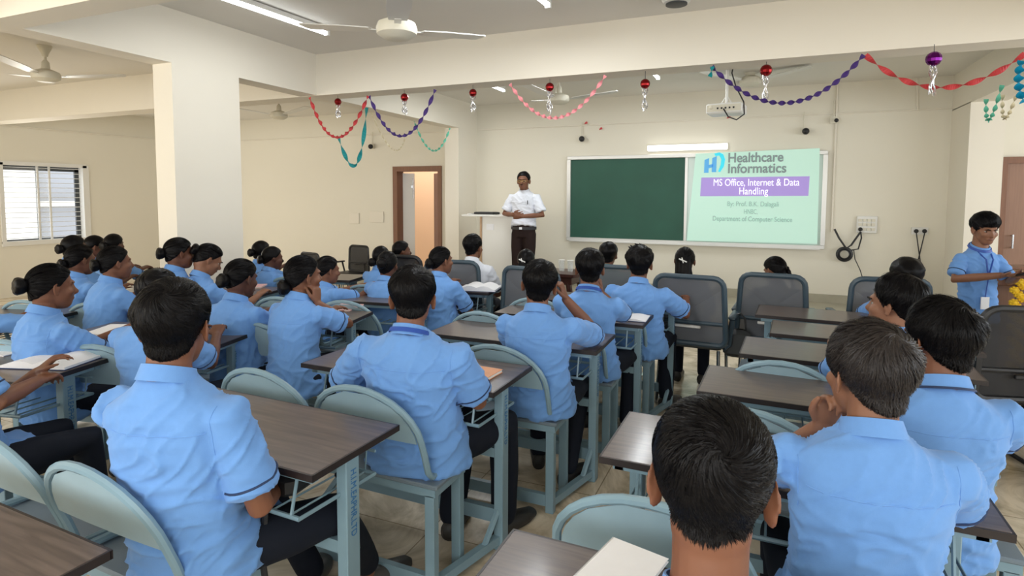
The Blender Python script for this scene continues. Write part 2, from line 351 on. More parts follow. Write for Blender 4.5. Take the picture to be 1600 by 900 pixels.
# conduits
def pipe(label,P,r=.009):
    b=MB()
    for i in range(len(P)-1): b.tube([P[i],P[i+1]],r,6)
    return tag(b.obj('conduit',M['beam'],None,True),label,'conduit')
pipe('long white surface conduit running across the front wall above the chalkboard',[(-3.95,7.985,2.48),(1.9,7.985,2.49)])
pipe('white surface conduit running along the front wall above the open brown door',[(-9.9,7.985,2.48),(-4.25,7.985,2.48)])
pipe('white surface conduit running along the side wall above the barred window',[(-9.985,-2,2.46),(-9.985,7.9,2.48)])
vx=aty(1307,180,7.98)[0]
pipe('vertical white conduit beside the right edge of the double board',[(vx,7.985,2.84),(vx,7.985,1.08)],.012)
pipe('short vertical conduit dropping to the wall line behind the purple ball',[(aty(1434,110,7.98)[0],7.985,2.84),(aty(1434,170,7.98)[0],7.985,2.48)],.012)
# ---------------- ceiling fans ----------------
def fan(x,y,hz,rot,label,cut=None):
    o=empty('ceiling_fan',(x,y,hz),rot,label,'ceiling fan','ceiling fans')
    MB().lathe([(.004,.07),(.05,.065),(.105,.04),(.115,.01),(.11,-.02),(.07,-.045),(.03,-.05),(.001,-.05)],(0,0,0)).obj('motor',M['creamp'],o,True)
    MB().tube([(0,0,.06),(0,0,CZ-hz-.03)],.012,8).obj('down_rod',M['creamp'],o,True)
    MB().lathe([(.02,.0),(.028,.03),(.055,.085),(.06,.10),(.001,.10)],(0,0,CZ-hz-.1)).obj('canopy',M['creamp'],o,True)
    MB().lathe([(.015,.06),(.035,.07),(.03,.13),(.014,.15)],(0,0,0)).obj('rod_cover',M['creamp'],o,True)
    for k in range(3):
        T=rotz(k*2*math.pi/3)@rotx(math.radians(7))
        bl=MB().box((-.018,.08,-.006),(.018,.17,0),T).prism([(-.05,.15),(.05,.15),(.065,.30),(.06,.60),(.045,.62),(-.045,.62),(-.06,.60),(-.065,.30)],'z',-.004,.002,T).obj('blade',M['alu'],o)
    return o
def hub(px,py,ptop,z=CZ):
    p=atz(px,ptop,z);q=aty(px,py,p[1]);return p[0],p[1],q[2]
p=atz(620,48,2.42);q_=atz(700,66,2.42)-p;fan(p[0],p[1],2.42,math.atan2(q_[1],q_[0])-R90,'white ceiling fan in front of the main beam, nearest the tube light')
p=aty(72,120,3.35);q_=atz(155,127,p[2])-p;fan(p[0],3.35,p[2],math.atan2(q_[1],q_[0])-R90,'white ceiling fan in the side bay, in front of the thick white column')
p=aty(436,181,6.2);fan(p[0],6.2,p[2],math.radians(20),'small white ceiling fan beyond the main beam, above the side bay door wall')
p=aty(873,156,6.0);fan(p[0],6.0,p[2],math.radians(-75),'white ceiling fan behind the pink garland')
p=aty(1172,128,7.0);fan(p[0],7.0,p[2],math.radians(10),'white ceiling fan close to the projector, under the front ceiling')
p=atz(1057,4,2.78)
o=empty('ceiling_vent',(p[0],p[1],2.78),0,'round white ceiling fixture with a grey ring in front of the main beam','ceiling fixture')
MB().lathe([(.001,.07),(.10,.07),(.10,.03),(.085,0),(.06,-.01),(.001,-.01)]).obj('housing',M['white'],o,True)
MB().lathe([(.055,-.012),(.07,-.008),(.07,-.016),(.055,-.02)]).obj('ring',M['dark'],o,True)
# ---------------- tube lights ----------------
def tubelight(a,b_,label,power):
    a=np.array(a);b_=np.array(b_);d=b_-a;L=np.linalg.norm(d)
    o=empty('tube_light',(a+b_)/2,math.atan2(d[1],d[0]),label,'tube light','tube lights')
    MB().box((-L/2,-.018,.0),(L/2,.018,.035)).obj('batten',M['white'],o)
    MB().tube([(-L/2+.01,0,-.014),(L/2-.01,0,-.014)],.014,10).obj('glowing_bar',M['tube'],o,True)
    MB().box((-L/2-.015,-.02,-.03),(-L/2+.01,.02,.035)).obj('end_cap',M['white'],o);MB().box((L/2-.01,-.02,-.03),(L/2+.015,.02,.035)).obj('end_cap',M['white'],o)
    l=bpy.data.lights.new('tube_glow','AREA');l.shape='RECTANGLE';l.size=L;l.size_y=.04;l.energy=power;l.color=(.93,.97,1)
    q=bpy.data.objects.new('tube_glow',l);q.parent=o;q.location=(0,0,-.05);COL.objects.link(q)
    return o
tubelight((-3.33,2.75,2.81),(-3.27,3.85,2.81),'lit tube light on the ceiling nearest the thick white column',6)
tubelight((-1.42,2.75,2.81),(-1.39,3.87,2.81),'lit tube light on the ceiling between the big fan and the round fixture',18)
tubelight((-3.0,5.7,2.81),(-2.99,6.74,2.81),'lit tube light beyond the main beam, left of the pink garland',16)
tubelight((-1.12,5.6,2.81),(-1.1,6.67,2.81),'lit tube light beyond the main beam, left of the projector',16)
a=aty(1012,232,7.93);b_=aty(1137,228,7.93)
o=empty('light_band',((a+b_)/2),0,'bright band of light on the wall just above the centre of the double board','light band')  # band of light on the wall, built as a glowing strip with backing
MB().box((-(b_-a)[0]/2,-.02,-.035),((b_-a)[0]/2,.03,.035),bev=.006).obj('glowing_bar',mat('glowing_strip',(1,1,1),.5,emit=((1,.99,.93),2.2)),o)
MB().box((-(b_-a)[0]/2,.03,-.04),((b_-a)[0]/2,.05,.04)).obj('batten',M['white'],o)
# ---------------- double board ----------------
BY=7.95
def P2(px,py,Y=BY): q=aty(px,py,Y);return (q[0],q[2])
TL,TR,BR,BL=P2(889,247),P2(1296,232),P2(1286,389),P2(884,376)
x0=(TL[0]+BL[0])/2;x1=(TR[0]+BR[0])/2;zt=(TL[1]+TR[1])/2;zb=(BL[1]+BR[1])/2
o=empty('double_board',(x0,BY,zb),0,'wide double board in an aluminium frame, green chalkboard left and whiteboard right','board')
Wd,Hd=x1-x0,zt-zb
b=MB();fr=.05
b.box((0,-.03,0),(Wd,.045,fr),bev=.006).box((0,-.03,Hd-fr),(Wd,.045,Hd),bev=.006).box((0,-.03,fr),(fr,.045,Hd-fr)).box((Wd-fr,-.03,fr),(Wd,.045,Hd-fr))
gx=P2(1071,250)[0]-x0;gx2=P2(1084,250)[0]-x0
b.box((gx,-.02,fr),(gx+.035,.045,Hd-fr)).box((fr,-.06,-.005),(Wd-fr,-.03,.012));b.obj('frame',M['alu'],o)
MB().box((fr,0,fr),(gx,.04,Hd-fr)).obj('chalkboard_panel',M['green'],o)
MB().box((gx+.035,0,fr),(Wd-fr,.04,Hd-fr)).obj('whiteboard_panel',M['wb'],o)
# projected slide (light from the projector on the board)
sl=mat('projected_slide',(.55,.72,.64),.6,emit=((.40,.80,.62),.30))
S=[P2(1087,240,7.90),P2(1281,231.5,7.90),P2(1277,381,7.90),P2(1073,376,7.90)]
so=MB().prism([(q[0],q[1]) for q in S],'y',7.905,7.911).obj('projected_slide',sl)
tag(so,'pale green projected slide on the right half of the double board','projected slide')
def panel(name,pts,m,y0,y1): return MB().prism([P2(px,py,y0) for px,py in pts],'y',y0,y1).obj(name,m,so)
mb_=mat('slide_violet',(.33,.24,.55),.6,emit=((.36,.26,.62),.45));mg=mat('slide_grey_text',(.20,.25,.25),.6,emit=((.2,.25,.25),.3));mw=mat('slide_white_text',(.9,.9,.95),.6,emit=((1,1,1),.55))
ml=mat('slide_pale_text',(.32,.46,.42),.6,emit=((.25,.42,.36),.3));mc=mat('slide_blue',(.10,.35,.65),.6,emit=((.08,.38,.72),.4));mt=mat('slide_cyan',(.05,.6,.75),.6,emit=((.03,.62,.78),.45))
panel('title_band',[(1096,277.5),(1265,275.5),(1263,306),(1094,306.5)],mb_,7.902,7.904)
def slide_text(s,m,px,py,h,w_px,bold=0):
    c=aty(px,py,7.899);a=aty(px-w_px/2,py,7.9)[0];b=aty(px+w_px/2,py,7.9)[0];text('lettering',s,m,h,(c[0],c[1],c[2]),(R90,0,0),so,.001,bold=bold,width=b-a)
slide_text('Healthcare',mg,1180,246.5,.165,86,.0035);slide_text('Informatics',mg,1182,263.5,.165,91,.0035)
slide_text('MS Office, Internet & Data',mw,1180,285.5,.125,134,.0);slide_text('Handling',mw,1177,299,.125,45,.0)
slide_text('By: Prof. B.K. Dalagali',ml,1176,319,.085,80);slide_text('HNBC,',ml,1173,331,.085,21);slide_text('Department of Computer Science',ml,1174,342.5,.085,124,.0008)
def lp(pts,m,n='logo'): panel(n,pts,m,7.899,7.901)
lp([(1101,250),(1108,247),(1107,270),(1100,270)],mc);lp([(1107,258),(1114,256),(1114,261),(1107,263)],mc);lp([(1113,247),(1120,244),(1119,269),(1112,269)],mc)
lp([(1116,240),(1124,238),(1130,241),(1133,249),(1131,260),(1125,269),(1122,268),(1126,258),(1127,249),(1124,243),(1118,244)],mt)
# ---------------- wall speakers, sockets, cables ----------------
def speaker(px,py,label,r=.04):
    c=aty(px,py,7.9);o=empty('wall_speaker',(c[0],7.98,c[2]),0,label,'wall speaker','wall speakers')
    MB().ball((0,-.08,0),r,u=14,v=10).obj('housing',M['black'],o,True)
    MB().box((-.06,-.03,-.03),(.02,.0,.05)).tube([(0,-.06,0),(0,0,0)],.012,6).tube([(-.02,-.01,.05),(-.02,-.01,.24)],.007,5).obj('bracket',M['creamp'],o)
speaker(909,217,'small black round wall speaker above the left corner of the chalkboard');speaker(1259,205,'small black round wall speaker above the projected slide')
speaker(579,229,'small black round wall speaker above the open brown door');speaker(1307,188,'tiny black round device on the vertical conduit beside the board',.024)
for px,py,l in ((915,193,'red paper flag on the wall conduit above the chalkboard'),(938,202,'small orange paper scrap below the conduit, right of the red flag'),(1138,184,'tiny dark red tag under the projector')):
    c=aty(px,py,7.96);tag(MB().prism([(-.02,-.01),(.03,0),(.02,.03),(-.005,.02)],'y',0,.004,t=c).obj('paper_flag',M['r_red'],None),l,'paper flag')
c=aty(1354,351,7.96)
o=empty('switch_board',c,0,'white switch board with a black plug, right of the double board','switch board')
MB().box((-.10,0,-.10),(.11,.03,.10),bev=.006).obj('plate',M['white'],o)
for j,zz in enumerate((.05,0,-.055)):
    for i in range(4): MB().box((-.085+i*.045,-.012,zz-.016),(-.05+i*.045,0,zz+.016)).obj('switch',M['creamp'],o)
MB().ball((-.065,-.03,-.055),.024,u=10,v=6).obj('plug',M['black'],o,True)
for px,l in ((1431,'left black plug in the wall with a hanging cord, near the right column'),(1444,'right black plug in the wall with a hanging cord, near the right column')):
    c=aty(px,361,7.97);o=empty('wall_plug',c,0,l,'plug','wall plugs')
    MB().ball((0,-.02,0),.024,u=10,v=6).obj('plug',M['black'],o,True)
    s_=1 if px<1440 else -1
    MB().tube([(0,-.03,-.02),(.02*s_,-.03,-.15),(.06*s_,-.03,-.4),(.08*s_,-.03,-.62)],.006,6).obj('cord',M['black'],o,True)
    MB().box((-.04,0,-.04),(.04,.02,.04)).obj('socket',M['white'],o)
c=aty(1319,397,7.95)
o=empty('cable_coil',c,0,'coil of black cable hanging on the front wall below the switch board','cable')
b=MB()
for k in range(5): b.tube([((.085-.008*k)*math.cos(t),-.02-.006*(k%3),(.085-.008*k)*math.sin(t)) for t in np.arange(24)*math.pi/12],.007,5,closed=True)
b.obj('coil',M['black'],o,True)
W3=lambda px,py:tuple(aty(px,py,7.93)-c)
MB().tube([W3(1304,358),W3(1311,372),W3(1322,388),W3(1330,383),W3(1345,362)],.011,6).tube([W3(1345,362),W3(1346,372),W3(1341,389),W3(1330,391)],.008,6).tube([W3(1334,391),W3(1336,405),W3(1344,422),W3(1350,442)],.005,6).obj('lead',M['black'],o,True)
for px,py,w_ in ((553,342,.10),(588,340,.14)):
    c=aty(px,py,7.98);tag(MB().box((-w_,-.0,-.08),(w_,.015,.1),t=c,bev=.004).obj('switch_plate',M['beam'],None),'cream switch plate on the wall left of the open door, the %s one'%('smaller' if px==553 else 'larger'),'switch plate')
# projector
c=aty(1135,171,5.9)
o=empty('projector',(c[0],c[1],c[2]),math.radians(-8),'white ceiling projector hanging on a pole with a black cable','projector')
MB().box((-.16,-.12,-.05),(.16,.13,.045),bev=.012).obj('body',M['white'],o)
MB().box((-.15,-.125,-.03),(.15,-.12,.03)).ball((-.11,-.125,.01),(.02,.008,.02),u=12,v=6).obj('rear_panel',M['creamp'],o)
for k in range(5): MB().box((-.06+.035*k,-.13,-.01),(-.045+.035*k,-.124,.006)).obj('port',M['black'],o)
MB().lathe([(.035,0),(.04,.03),(.03,.035)],(.08,.12,0),16,rotx(-R90)).obj('lens',M['dark'],o,True)
MB().tube([(0,0,.04),(0,0,CZ-c[2])],.014,8).box((-.05,-.05,.045),(.05,.05,.055)).tube([(-.05,0,.05),(0,0,.13)],.005,5).tube([(.05,0,.05),(0,0,.13)],.005,5).obj('mount',M['white'],o)
MB().tube([(.0,-.13,-.01),(.05,-.16,-.09),(.12,-.15,-.12),(.18,-.12,-.07),(.16,-.05,.05),(.08,0,.2),(.04,0,.33),(.06,0,.45),(.07,0,.5),(.05,0,.42)],.006,6).obj('cable',M['black'],o,True)
# ---------------- streamers ----------------
def streamer(pts,Y,m,label,width=.035,turns=10,group='paper streamers'):
    P=[np.array(aty(px,py,Y_)) for (px,py),Y_ in zip(pts,Y if hasattr(Y,'__len__') else [Y]*len(pts))]
    A,B,Cc=P[0],P[1],P[2];Ctl=2*B-(A+Cc)/2   # quadratic through the middle point
    N=int(turns*10);V=[];F=[]
    for i in range(N+1):
        t=i/N;c=(1-t)**2*A+2*t*(1-t)*Ctl+t*t*Cc;d=nrm(2*(1-t)*(Ctl-A)+2*t*(Cc-Ctl))
        s_=nrm(np.cross(d,(0,1,0)));q=np.cross(d,s_);a=math.pi*turns*t;k=width/2*(math.cos(a)*s_+math.sin(a)*q)
        n_=nrm(np.cross(d,k))*.0006;V+=[c-k-n_,c+k-n_,c+k+n_,c-k+n_]
    for i in range(N):
        for j in range(4): F.append((i*4+j,i*4+(j+1)%4,(i+1)*4+(j+1)%4,(i+1)*4+j))
    F+=[(3,2,1,0),(4*N,4*N+1,4*N+2,4*N+3)]
    tag(MB().add(V,F).obj('streamer',m,None),label,'streamer',group)
YB=4.52
streamer([(484,152),(527,214),(575,150)],YB,M['r_red'],'red twisted streamer drooping from the left end of the main beam',.034,14)
streamer([(577,150),(628,212),(680,140)],YB,M['r_purple'],'dark purple twisted streamer left of the pink one, hanging in a narrow loop',.034,13)
streamer([(529,214),(556,257),(573,168)],4.6,M['r_tealr'],'teal streamer looping down under the red streamer',.04,5)
streamer([(577,168),(612,232),(634,212)],5.6,M['r_cream'],'thin cream streamer behind the narrow purple loop',.018,14)
streamer([(646,186),(676,235),(703,200)],6.6,M['r_greenr'],'pale green streamer near the front left column',.03,12)
streamer([(797,131),(868,184),(946,118)],YB,M['r_pinkr'],'pink streamer drooping in front of the middle fan',.03,16)
streamer([(1112,104),(1228,161),(1350,86)],YB,M['r_purple'],'long purple twisted streamer in front of the projector',.034,17)
streamer([(1352,86),(1468,137),(1602,84)],[YB,YB,4.45],M['r_red'],'long red twisted streamer at the right end of the main beam',.036,7)
streamer([(1541,155),(1546,188),(1566,133)],6.3,M['r_greenr'],'short green streamer by the front right column, left of the cream one',.035,9)
streamer([(1567,148),(1570,186),(1588,150)],6.3,M['r_cream'],'short cream streamer by the front right column',.03,9)
streamer([(1598,95),(1592,128),(1600,160)],4.4,M['r_blue'],'turquoise streamer cut by the right edge of the frame',.05,5)
streamer([(1113,104),(1112,112),(1109,120)],4.5,M['r_tealr'],'short teal streamer end hanging at the start of the long purple one',.03,1)
# foil balls with tassels
for i,(px,py,r,tl,l) in enumerate([(528,159,.034,.14,'between the red streamer ends'),(632,152,.036,.14,'inside the narrow purple loop'),(739,145,.034,.14,'above the front left column corner'),(859,136,.036,.2,'at the pink streamer'),(1008,131,.038,.19,'midway along the main beam, hanging alone'),(1197,110,.042,.2,'over the long purple streamer'),(1459,92,.046,.2,'over the long red streamer')]):
    Y=4.62 if i<6 else 4.5;c=aty(px,py,Y)
    o=empty('foil_ball',c,0,('purple' if i==6 else 'red')+' foil ball with a silver tassel '+l,'decoration ball','foil balls under the main beam')
    V=MB();V.ball((0,0,0),r,u=12,v=8);V.obj('ball',M['foilp' if i==6 else 'foilr'],o)
    b=MB()
    for k in range(7):
        a=k*2*math.pi/7;L=tl*(.8+.2*random.random());pts=[(.012*math.cos(a)+.01*math.sin(9*t+k),.012*math.sin(a)+.01*math.cos(8*t+k),-r*.8-L*t) for t in np.linspace(0,1,9)]
        b.tube(pts,.0035,4)
    b.obj('tassel',M['foils'],o);MB().tube([(0,0,r*.9),(0,0,max(.04,BZ-c[2]))],.002,4).obj('thread',M['dark'],o)
# ================= CLASSROOM DESK UNITS =================
DW=.95
def make_unit(bo,name='bench_desk',backs=2):
    """school desk and two-seat bench on one steel frame; origin = near left corner of the desk top, on the floor"""
    o=empty(name,(0,0,0))
    MB().box((0,0,.732),(DW,.385,.75),bev=.003).obj('desk_top',M['lam'],o)
    b=MB();e=.0035
    b.box((-e,-e,.730),(DW+e,.002,.7495)).box((-e,.383,.730),(DW+e,.385+e,.7495)).box((-e,0,.730),(.002,.385,.7495)).box((DW-.002,0,.730),(DW+e,.385,.7495)).obj('edge_band',M['edge'],o)
    b=MB()
    b.box((.03,.03,.705),(DW-.03,.055,.731)).box((.03,.33,.705),(DW-.03,.355,.731)).box((.035,.03,.705),(.06,.355,.731)).box((DW-.06,.03,.705),(DW-.035,.355,.731)).obj('under_frame',M['steel'],o)
    for x in (.045,DW-.085):
        lg=MB().box((x,.185,.0),(x+.04,.245,.71),bev=.003).obj('leg',M['steel'],o)
        if x>.5:
            t=text('lettering','H.I.M.EAPHR.LTD',mat_let,.036,(x+.0412,.215,.56),(R90,R90,R90),lg,.0004,width=.21)
            t.rotation_euler=Matrix(((0,0,1),(0,1,0),(-1,0,0))).to_euler()
    sx0,sx1=bo-.05,bo+.99
    MB().box((sx0,-.20,.425),(sx1,.04,.442),bev=.004).obj('seat',M['seatp'],o)
    b=MB().box((sx0+.01,-.195,.395),(sx1-.01,-.17,.425)).box((sx0+.01,.01,.395),(sx1-.01,.035,.425)).box((sx0+.01,-.17,.395),(sx0+.035,.01,.425)).box((sx1-.035,-.17,.395),(sx1-.01,.01,.425))
    b.obj('seat_frame',M['steel'],o)
    for x in (sx0+.015,sx1-.055):
        for y in (-.195,.0): MB().box((x,y,0),(x+.04,y+.035,.4),bev=.002).obj('leg',M['steel'],o)
    # floor runners and cross bars
    for xs,xd in ((sx0+.035,.065),(sx1-.035,DW-.065)):
        b=MB();d=np.array([xd-xs,.215+.18,0]);L=np.linalg.norm(d);T=rotz(math.atan2(d[1],d[0]))
        b.box((0,-.015,.03),(L,.015,.065),T,(xs,-.18,0))
        b.tube([tuple(np.array([xs,-.18,.05])+d*.72),(xd,.215,.20)],.014,6)
        b.obj('runner',M['steel'],o)
    MB().box((.07,.20,.11),(DW-.07,.23,.17)).obj('foot_bar',M['steel'],o)
    MB().box((sx0+.03,-.19,.03),(sx1-.03,-.165,.085)).obj('foot_bar',M['steel'],o)
    MB().box((.06,.19,.40),(DW-.06,.215,.44)).obj('foot_bar',M['steel'],o)
    # wire book rack
    b=MB()
    b.tube([(.07,.02,.60),(DW-.07,.02,.60),(DW-.07,.35,.585),(.07,.35,.585)],.007,6,closed=True)
    for k in range(12): x=.11+k*(DW-.22)/11;b.tube([(x,.02,.60),(x,.35,.585),(x,.36,.66)],.0035,5)
    b.tube([(.07,.355,.66),(DW-.07,.355,.66)],.005,5).tube([(.10,.02,.60),(.10,.05,.72)],.005,5).tube([(DW-.10,.02,.60),(DW-.10,.05,.72)],.005,5)
    b.obj('book_rack',M['steel'],o)
    for k in range(backs):
        xl=bo+k*.5-.015;xr=xl+.47;xc=(xl+xr)/2
        r=empty('backrest',(0,0,0));r.parent=o
        P=[(xr,.05,.455),(xr,-.06,.455),(xr,-.175,.462),(xr,-.20,.49),(xr,-.222,.56)]
        arc=[(xc+.235*math.cos(t),-.245-.065*math.sin(t),.62+.185*math.sin(t)) for t in np.linspace(0,math.pi,15)]
        P=P+arc+[(xl,-.222,.56),(xl,-.20,.49),(xl,-.175,.462),(xl,-.06,.455),(xl,.05,.455)]
        MB().tube(P,.0125,8).obj('tube_frame',M['steel'],r,True)
        V=[];F=[];n=20;m_=5
        for s_ in (0,.003):
            for j in range(m_+1):
                z=j/m_
                for i in range(n+1):
                    u=-1+2*i/n;half=.22*math.sqrt(max(0,1-(z*.97)**2));x=xc+u*half;zz=.612+.175*z
                    V.append((x,-.250-.058*z-.004*(1-u*u)*(1-z*.6)+s_,zz))
        N=(n+1)*(m_+1)
        for j in range(m_):
            for i in range(n):
                a=j*(n+1)+i;F.append((a,a+1,a+n+2,a+n+1));F.append((a+N+n+1,a+N+n+2,a+N+1,a+N))
        rim=[i for i in range(n+1)]+[(j+1)*(n+1)-1 for j in range(1,m_+1)]+[m_*(n+1)+i for i in range(n-1,-1,-1)]+[j*(n+1) for j in range(m_-1,0,-1)]
        for i in range(len(rim)): a,b_=rim[i],rim[(i+1)%len(rim)];F.append((a,b_,b_+N,a+N))
        MB().add(V,F).obj('back_panel',M['panel'],r,True)
    return o
mat_let=mat('blue_stencil_paint',(.03,.16,.38),.6)
UA=make_unit(-.17);UC=make_unit(-.03);UB=make_unit(-.25);UF=make_unit(-.03,backs=0)
_ud={}
def unit(key,right=None,left=None,ang=0,label='',first=None):
    a=math.radians(ang)
    if left is None: left=(right[0]-DW*math.cos(a),right[1]-DW*math.sin(a))
    o=first if first is not None else copy_tree(UF if key=='C5' else UC if key[0]=='C' else UA)
    o.location=(left[0],left[1],0);o.rotation_euler=(0,0,a);tag(o,label,'desk','bench desks in rows');_ud[key]=(left,a);return o
def drop_back(o):
    bk=sorted([c for c in o.children if c.name.startswith('backrest')],key=lambda c:c.name)[-1]
    for c in list(bk.children): bpy.data.objects.remove(c)
    bpy.data.objects.remove(bk)
def L2W(key,x,y):
    (lx,ly),a=_ud[key];return (lx+x*math.cos(a)-y*math.sin(a),ly+x*math.sin(a)+y*math.cos(a))
unit('A0',right=(-1.26,.38),ang=-2,label='brown topped bench desk cut by the bottom left corner of the frame',first=UA)
unit('A1',right=(-1.09,1.195),ang=-2,label='bench desk with a bare brown top where the near boy with a stand collar sits',first=UB)
unit('A2',right=(-.925,1.99),ang=-1,label='bench desk with the orange notebook on its brown top')
unit('A3',right=(-.72,2.73),ang=0,label='bench desk where the boy with a hand on his cheek props his elbow')
unit('A4',right=(-.62,3.40),ang=0,label='bench desk with the blank white open book')
unit('A5',right=(-.50,3.98),ang=0,label='bench desk beside the front mesh chair, used by the spiky haired boy')
unit('B1',right=(-2.66,1.35),ang=13,label='bench desk with thick open books at the left edge, its wire rack showing')
unit('B2',right=(-2.48,2.07),ang=13,label='bench desk with the tilted white book above its right end')
unit('B3',right=(-2.22,2.72),ang=12,label='bench desk with printed papers beside the girl leaning on her hand')
unit('B4',right=(-2.15,3.42),ang=8,label='bench desk mostly hidden behind the girls in the middle, no book on its end')
unit('B5',right=(-1.93,4.06),ang=5,label='bench desk with a thick open textbook, nearest the white shirted man')
unit('D2',right=(-3.95,2.05),ang=15,label='bench desk at the far left edge of the frame with books on its rack')
unit('D3',right=(-3.60,2.75),ang=15,label='bench desk under the arm of the girl with navy sleeve piping')
_d4=unit('D4',right=(-3.46,3.26),left=(-3.46-.50*math.cos(.2),3.26-.50*math.sin(.2)),ang=12,label='bench desk with a small closed notebook, in front of two bun haired girls')
_d4.scale=(.53,1,1)
unit('D5',right=(-3.33,4.16),ang=12,label='small looking bench desk end in front of the black chair by the wall')
unit('C0',left=(-.50,.79),ang=-1,label='bench desk with the white notebook at the bottom edge of the frame',first=UC)
_c1=unit('C1',left=(-.41,1.62),ang=-1,label='bench desk where the grey flecked haired boy props his elbow')
_c2=unit('C2',left=(-.21,2.33),ang=-2,label='empty topped bench desk with a grey seat back rising behind it')
unit('C3',left=(-.08,2.98),ang=-3,label='third bench desk from the bottom in the right row, bare brown top')
unit('C4',left=(.06,3.50),ang=-3,label='bench desk just behind the front one in the right row',first=UF)
unit('C5',left=(-.02,4.02),ang=-3,label='front bench desk of the right row, touching the wide mesh chair')
drop_back(_c1);drop_back(_c2)
# ---------------- books ----------------
def open_book(loc,rz,label,w=.15,h=.21,th=.018,tilt=0,cover='navy'):
    o=empty('open_book',loc,rz,label,'book');o.rotation_euler=(tilt,0,rz)
    for s in (-1,1):
        V=[];F=[];n=8
        for i in range(n+1):
            u=i/n;z=th*(.35+.9*math.sin(math.pi*min(1,u*1.15))*.55+.3*(1-u))
            for y in (-h/2,h/2): V+=[(s*u*w,y,.003),(s*u*w,y,z+.003)]
        for i in range(n):
            a=i*4;F+=[(a,a+4,a+6,a+2),(a+1,a+3,a+7,a+5),(a,a+1,a+5,a+4),(a+2,a+6,a+7,a+3)]
        F+=[(0,2,3,1),(n*4,n*4+1,n*4+3,n*4+2)]
        MB().add(V,F).obj('pages',M['paper'],o,True)
    MB().box((-w-.004,-h/2-.004,0),(w+.004,h/2+.004,.003)).obj('cover',M[cover],o)
    return o
def closed_book(loc,rz,label,m,w=.15,h=.21,th=.012,tilt=(0,0)):
    o=empty('notebook',loc,rz,label,'notebook');o.rotation_euler=(tilt[0],tilt[1],rz)
    MB().box((-w/2,-h/2,.0015),(w/2-.003,h/2-.001,th-.0015)).obj('pages',M['pages'],o)
    MB().box((-w/2-.001,-h/2-.001,0),(w/2,h/2,.0015)).box((-w/2-.001,-h/2-.001,th-.0015),(w/2,h/2,th)).box((-w/2-.002,-h/2-.001,0),(-w/2,h/2,th)).obj('cover',M[m],o)
    return o
T_=.751
def onT(px,py,z=T_): q=atz(px,py,z);return (q[0],q[1],z)
closed_book(onT(742,588),math.radians(-4),'orange covered notebook on the bench desk behind the lanyard boy','orange',.155,.20,.014)
open_book(onT(984,497),math.radians(2),'blank white open book on the desk behind the spiky haired boy',.11,.19,.012)
open_book(onT(750,452),math.radians(12),'thick open textbook on the desk in front of the white shirted man\'s chair',.15,.24,.04)
closed_book(onT(972,893),math.radians(-14),'plain white notebook lying by the nearest boy at the bottom edge','paper',.125,.17,.008)
o=open_book((*onT(362,512)[:2],.80),math.radians(-25),'white book held tilted up over the desk right of the near boy\'s head',.15,.21,.01);o.rotation_euler=(math.radians(18),math.radians(-14),math.radians(-22))
open_book(onT(85,566),math.radians(18),'thick open book under the folded hands at the left edge',.15,.22,.03)
closed_book(onT(22,545),math.radians(10),'white sheet book further back on the left edge desk','paper',.2,.24,.004)
closed_book(onT(176,516),math.radians(25),'white book lying right of the girl with an earring, behind the near boy','paper',.17,.24,.008)
closed_book(onT(540,481),math.radians(12),'pink printed notebook under the elbow of the girl leaning on her hand','pink',.16,.22,.008)
closed_book((*onT(508,489)[:2],T_+.0),math.radians(30),'white exercise book with a dark edge left of the pink notebook','paper',.16,.22,.012)
closed_book(onT(400,448),math.radians(30),'small closed notebook with pale cover on the desk beside the looking-down girl','pink',.13,.18,.01)
closed_book(onT(590,455),math.radians(10),'small pink notebook under the hands of the girl reaching forward','pink',.15,.2,.01)
closed_book(onT(210,452),math.radians(20),'beige notebook on the desk between the two groups of girls','pages',.18,.22,.01)
for i,(x,y,z,m) in enumerate(((.62,.19,.608,'navy'),(.55,.17,.623,'paper'))):
    q=L2W('B2',x,y);closed_book((q[0],q[1],z),math.radians(13+6*i),('navy','white')[i]+' book lying in the wire rack under the desk with the tilted book',m,.18,.24,.014)
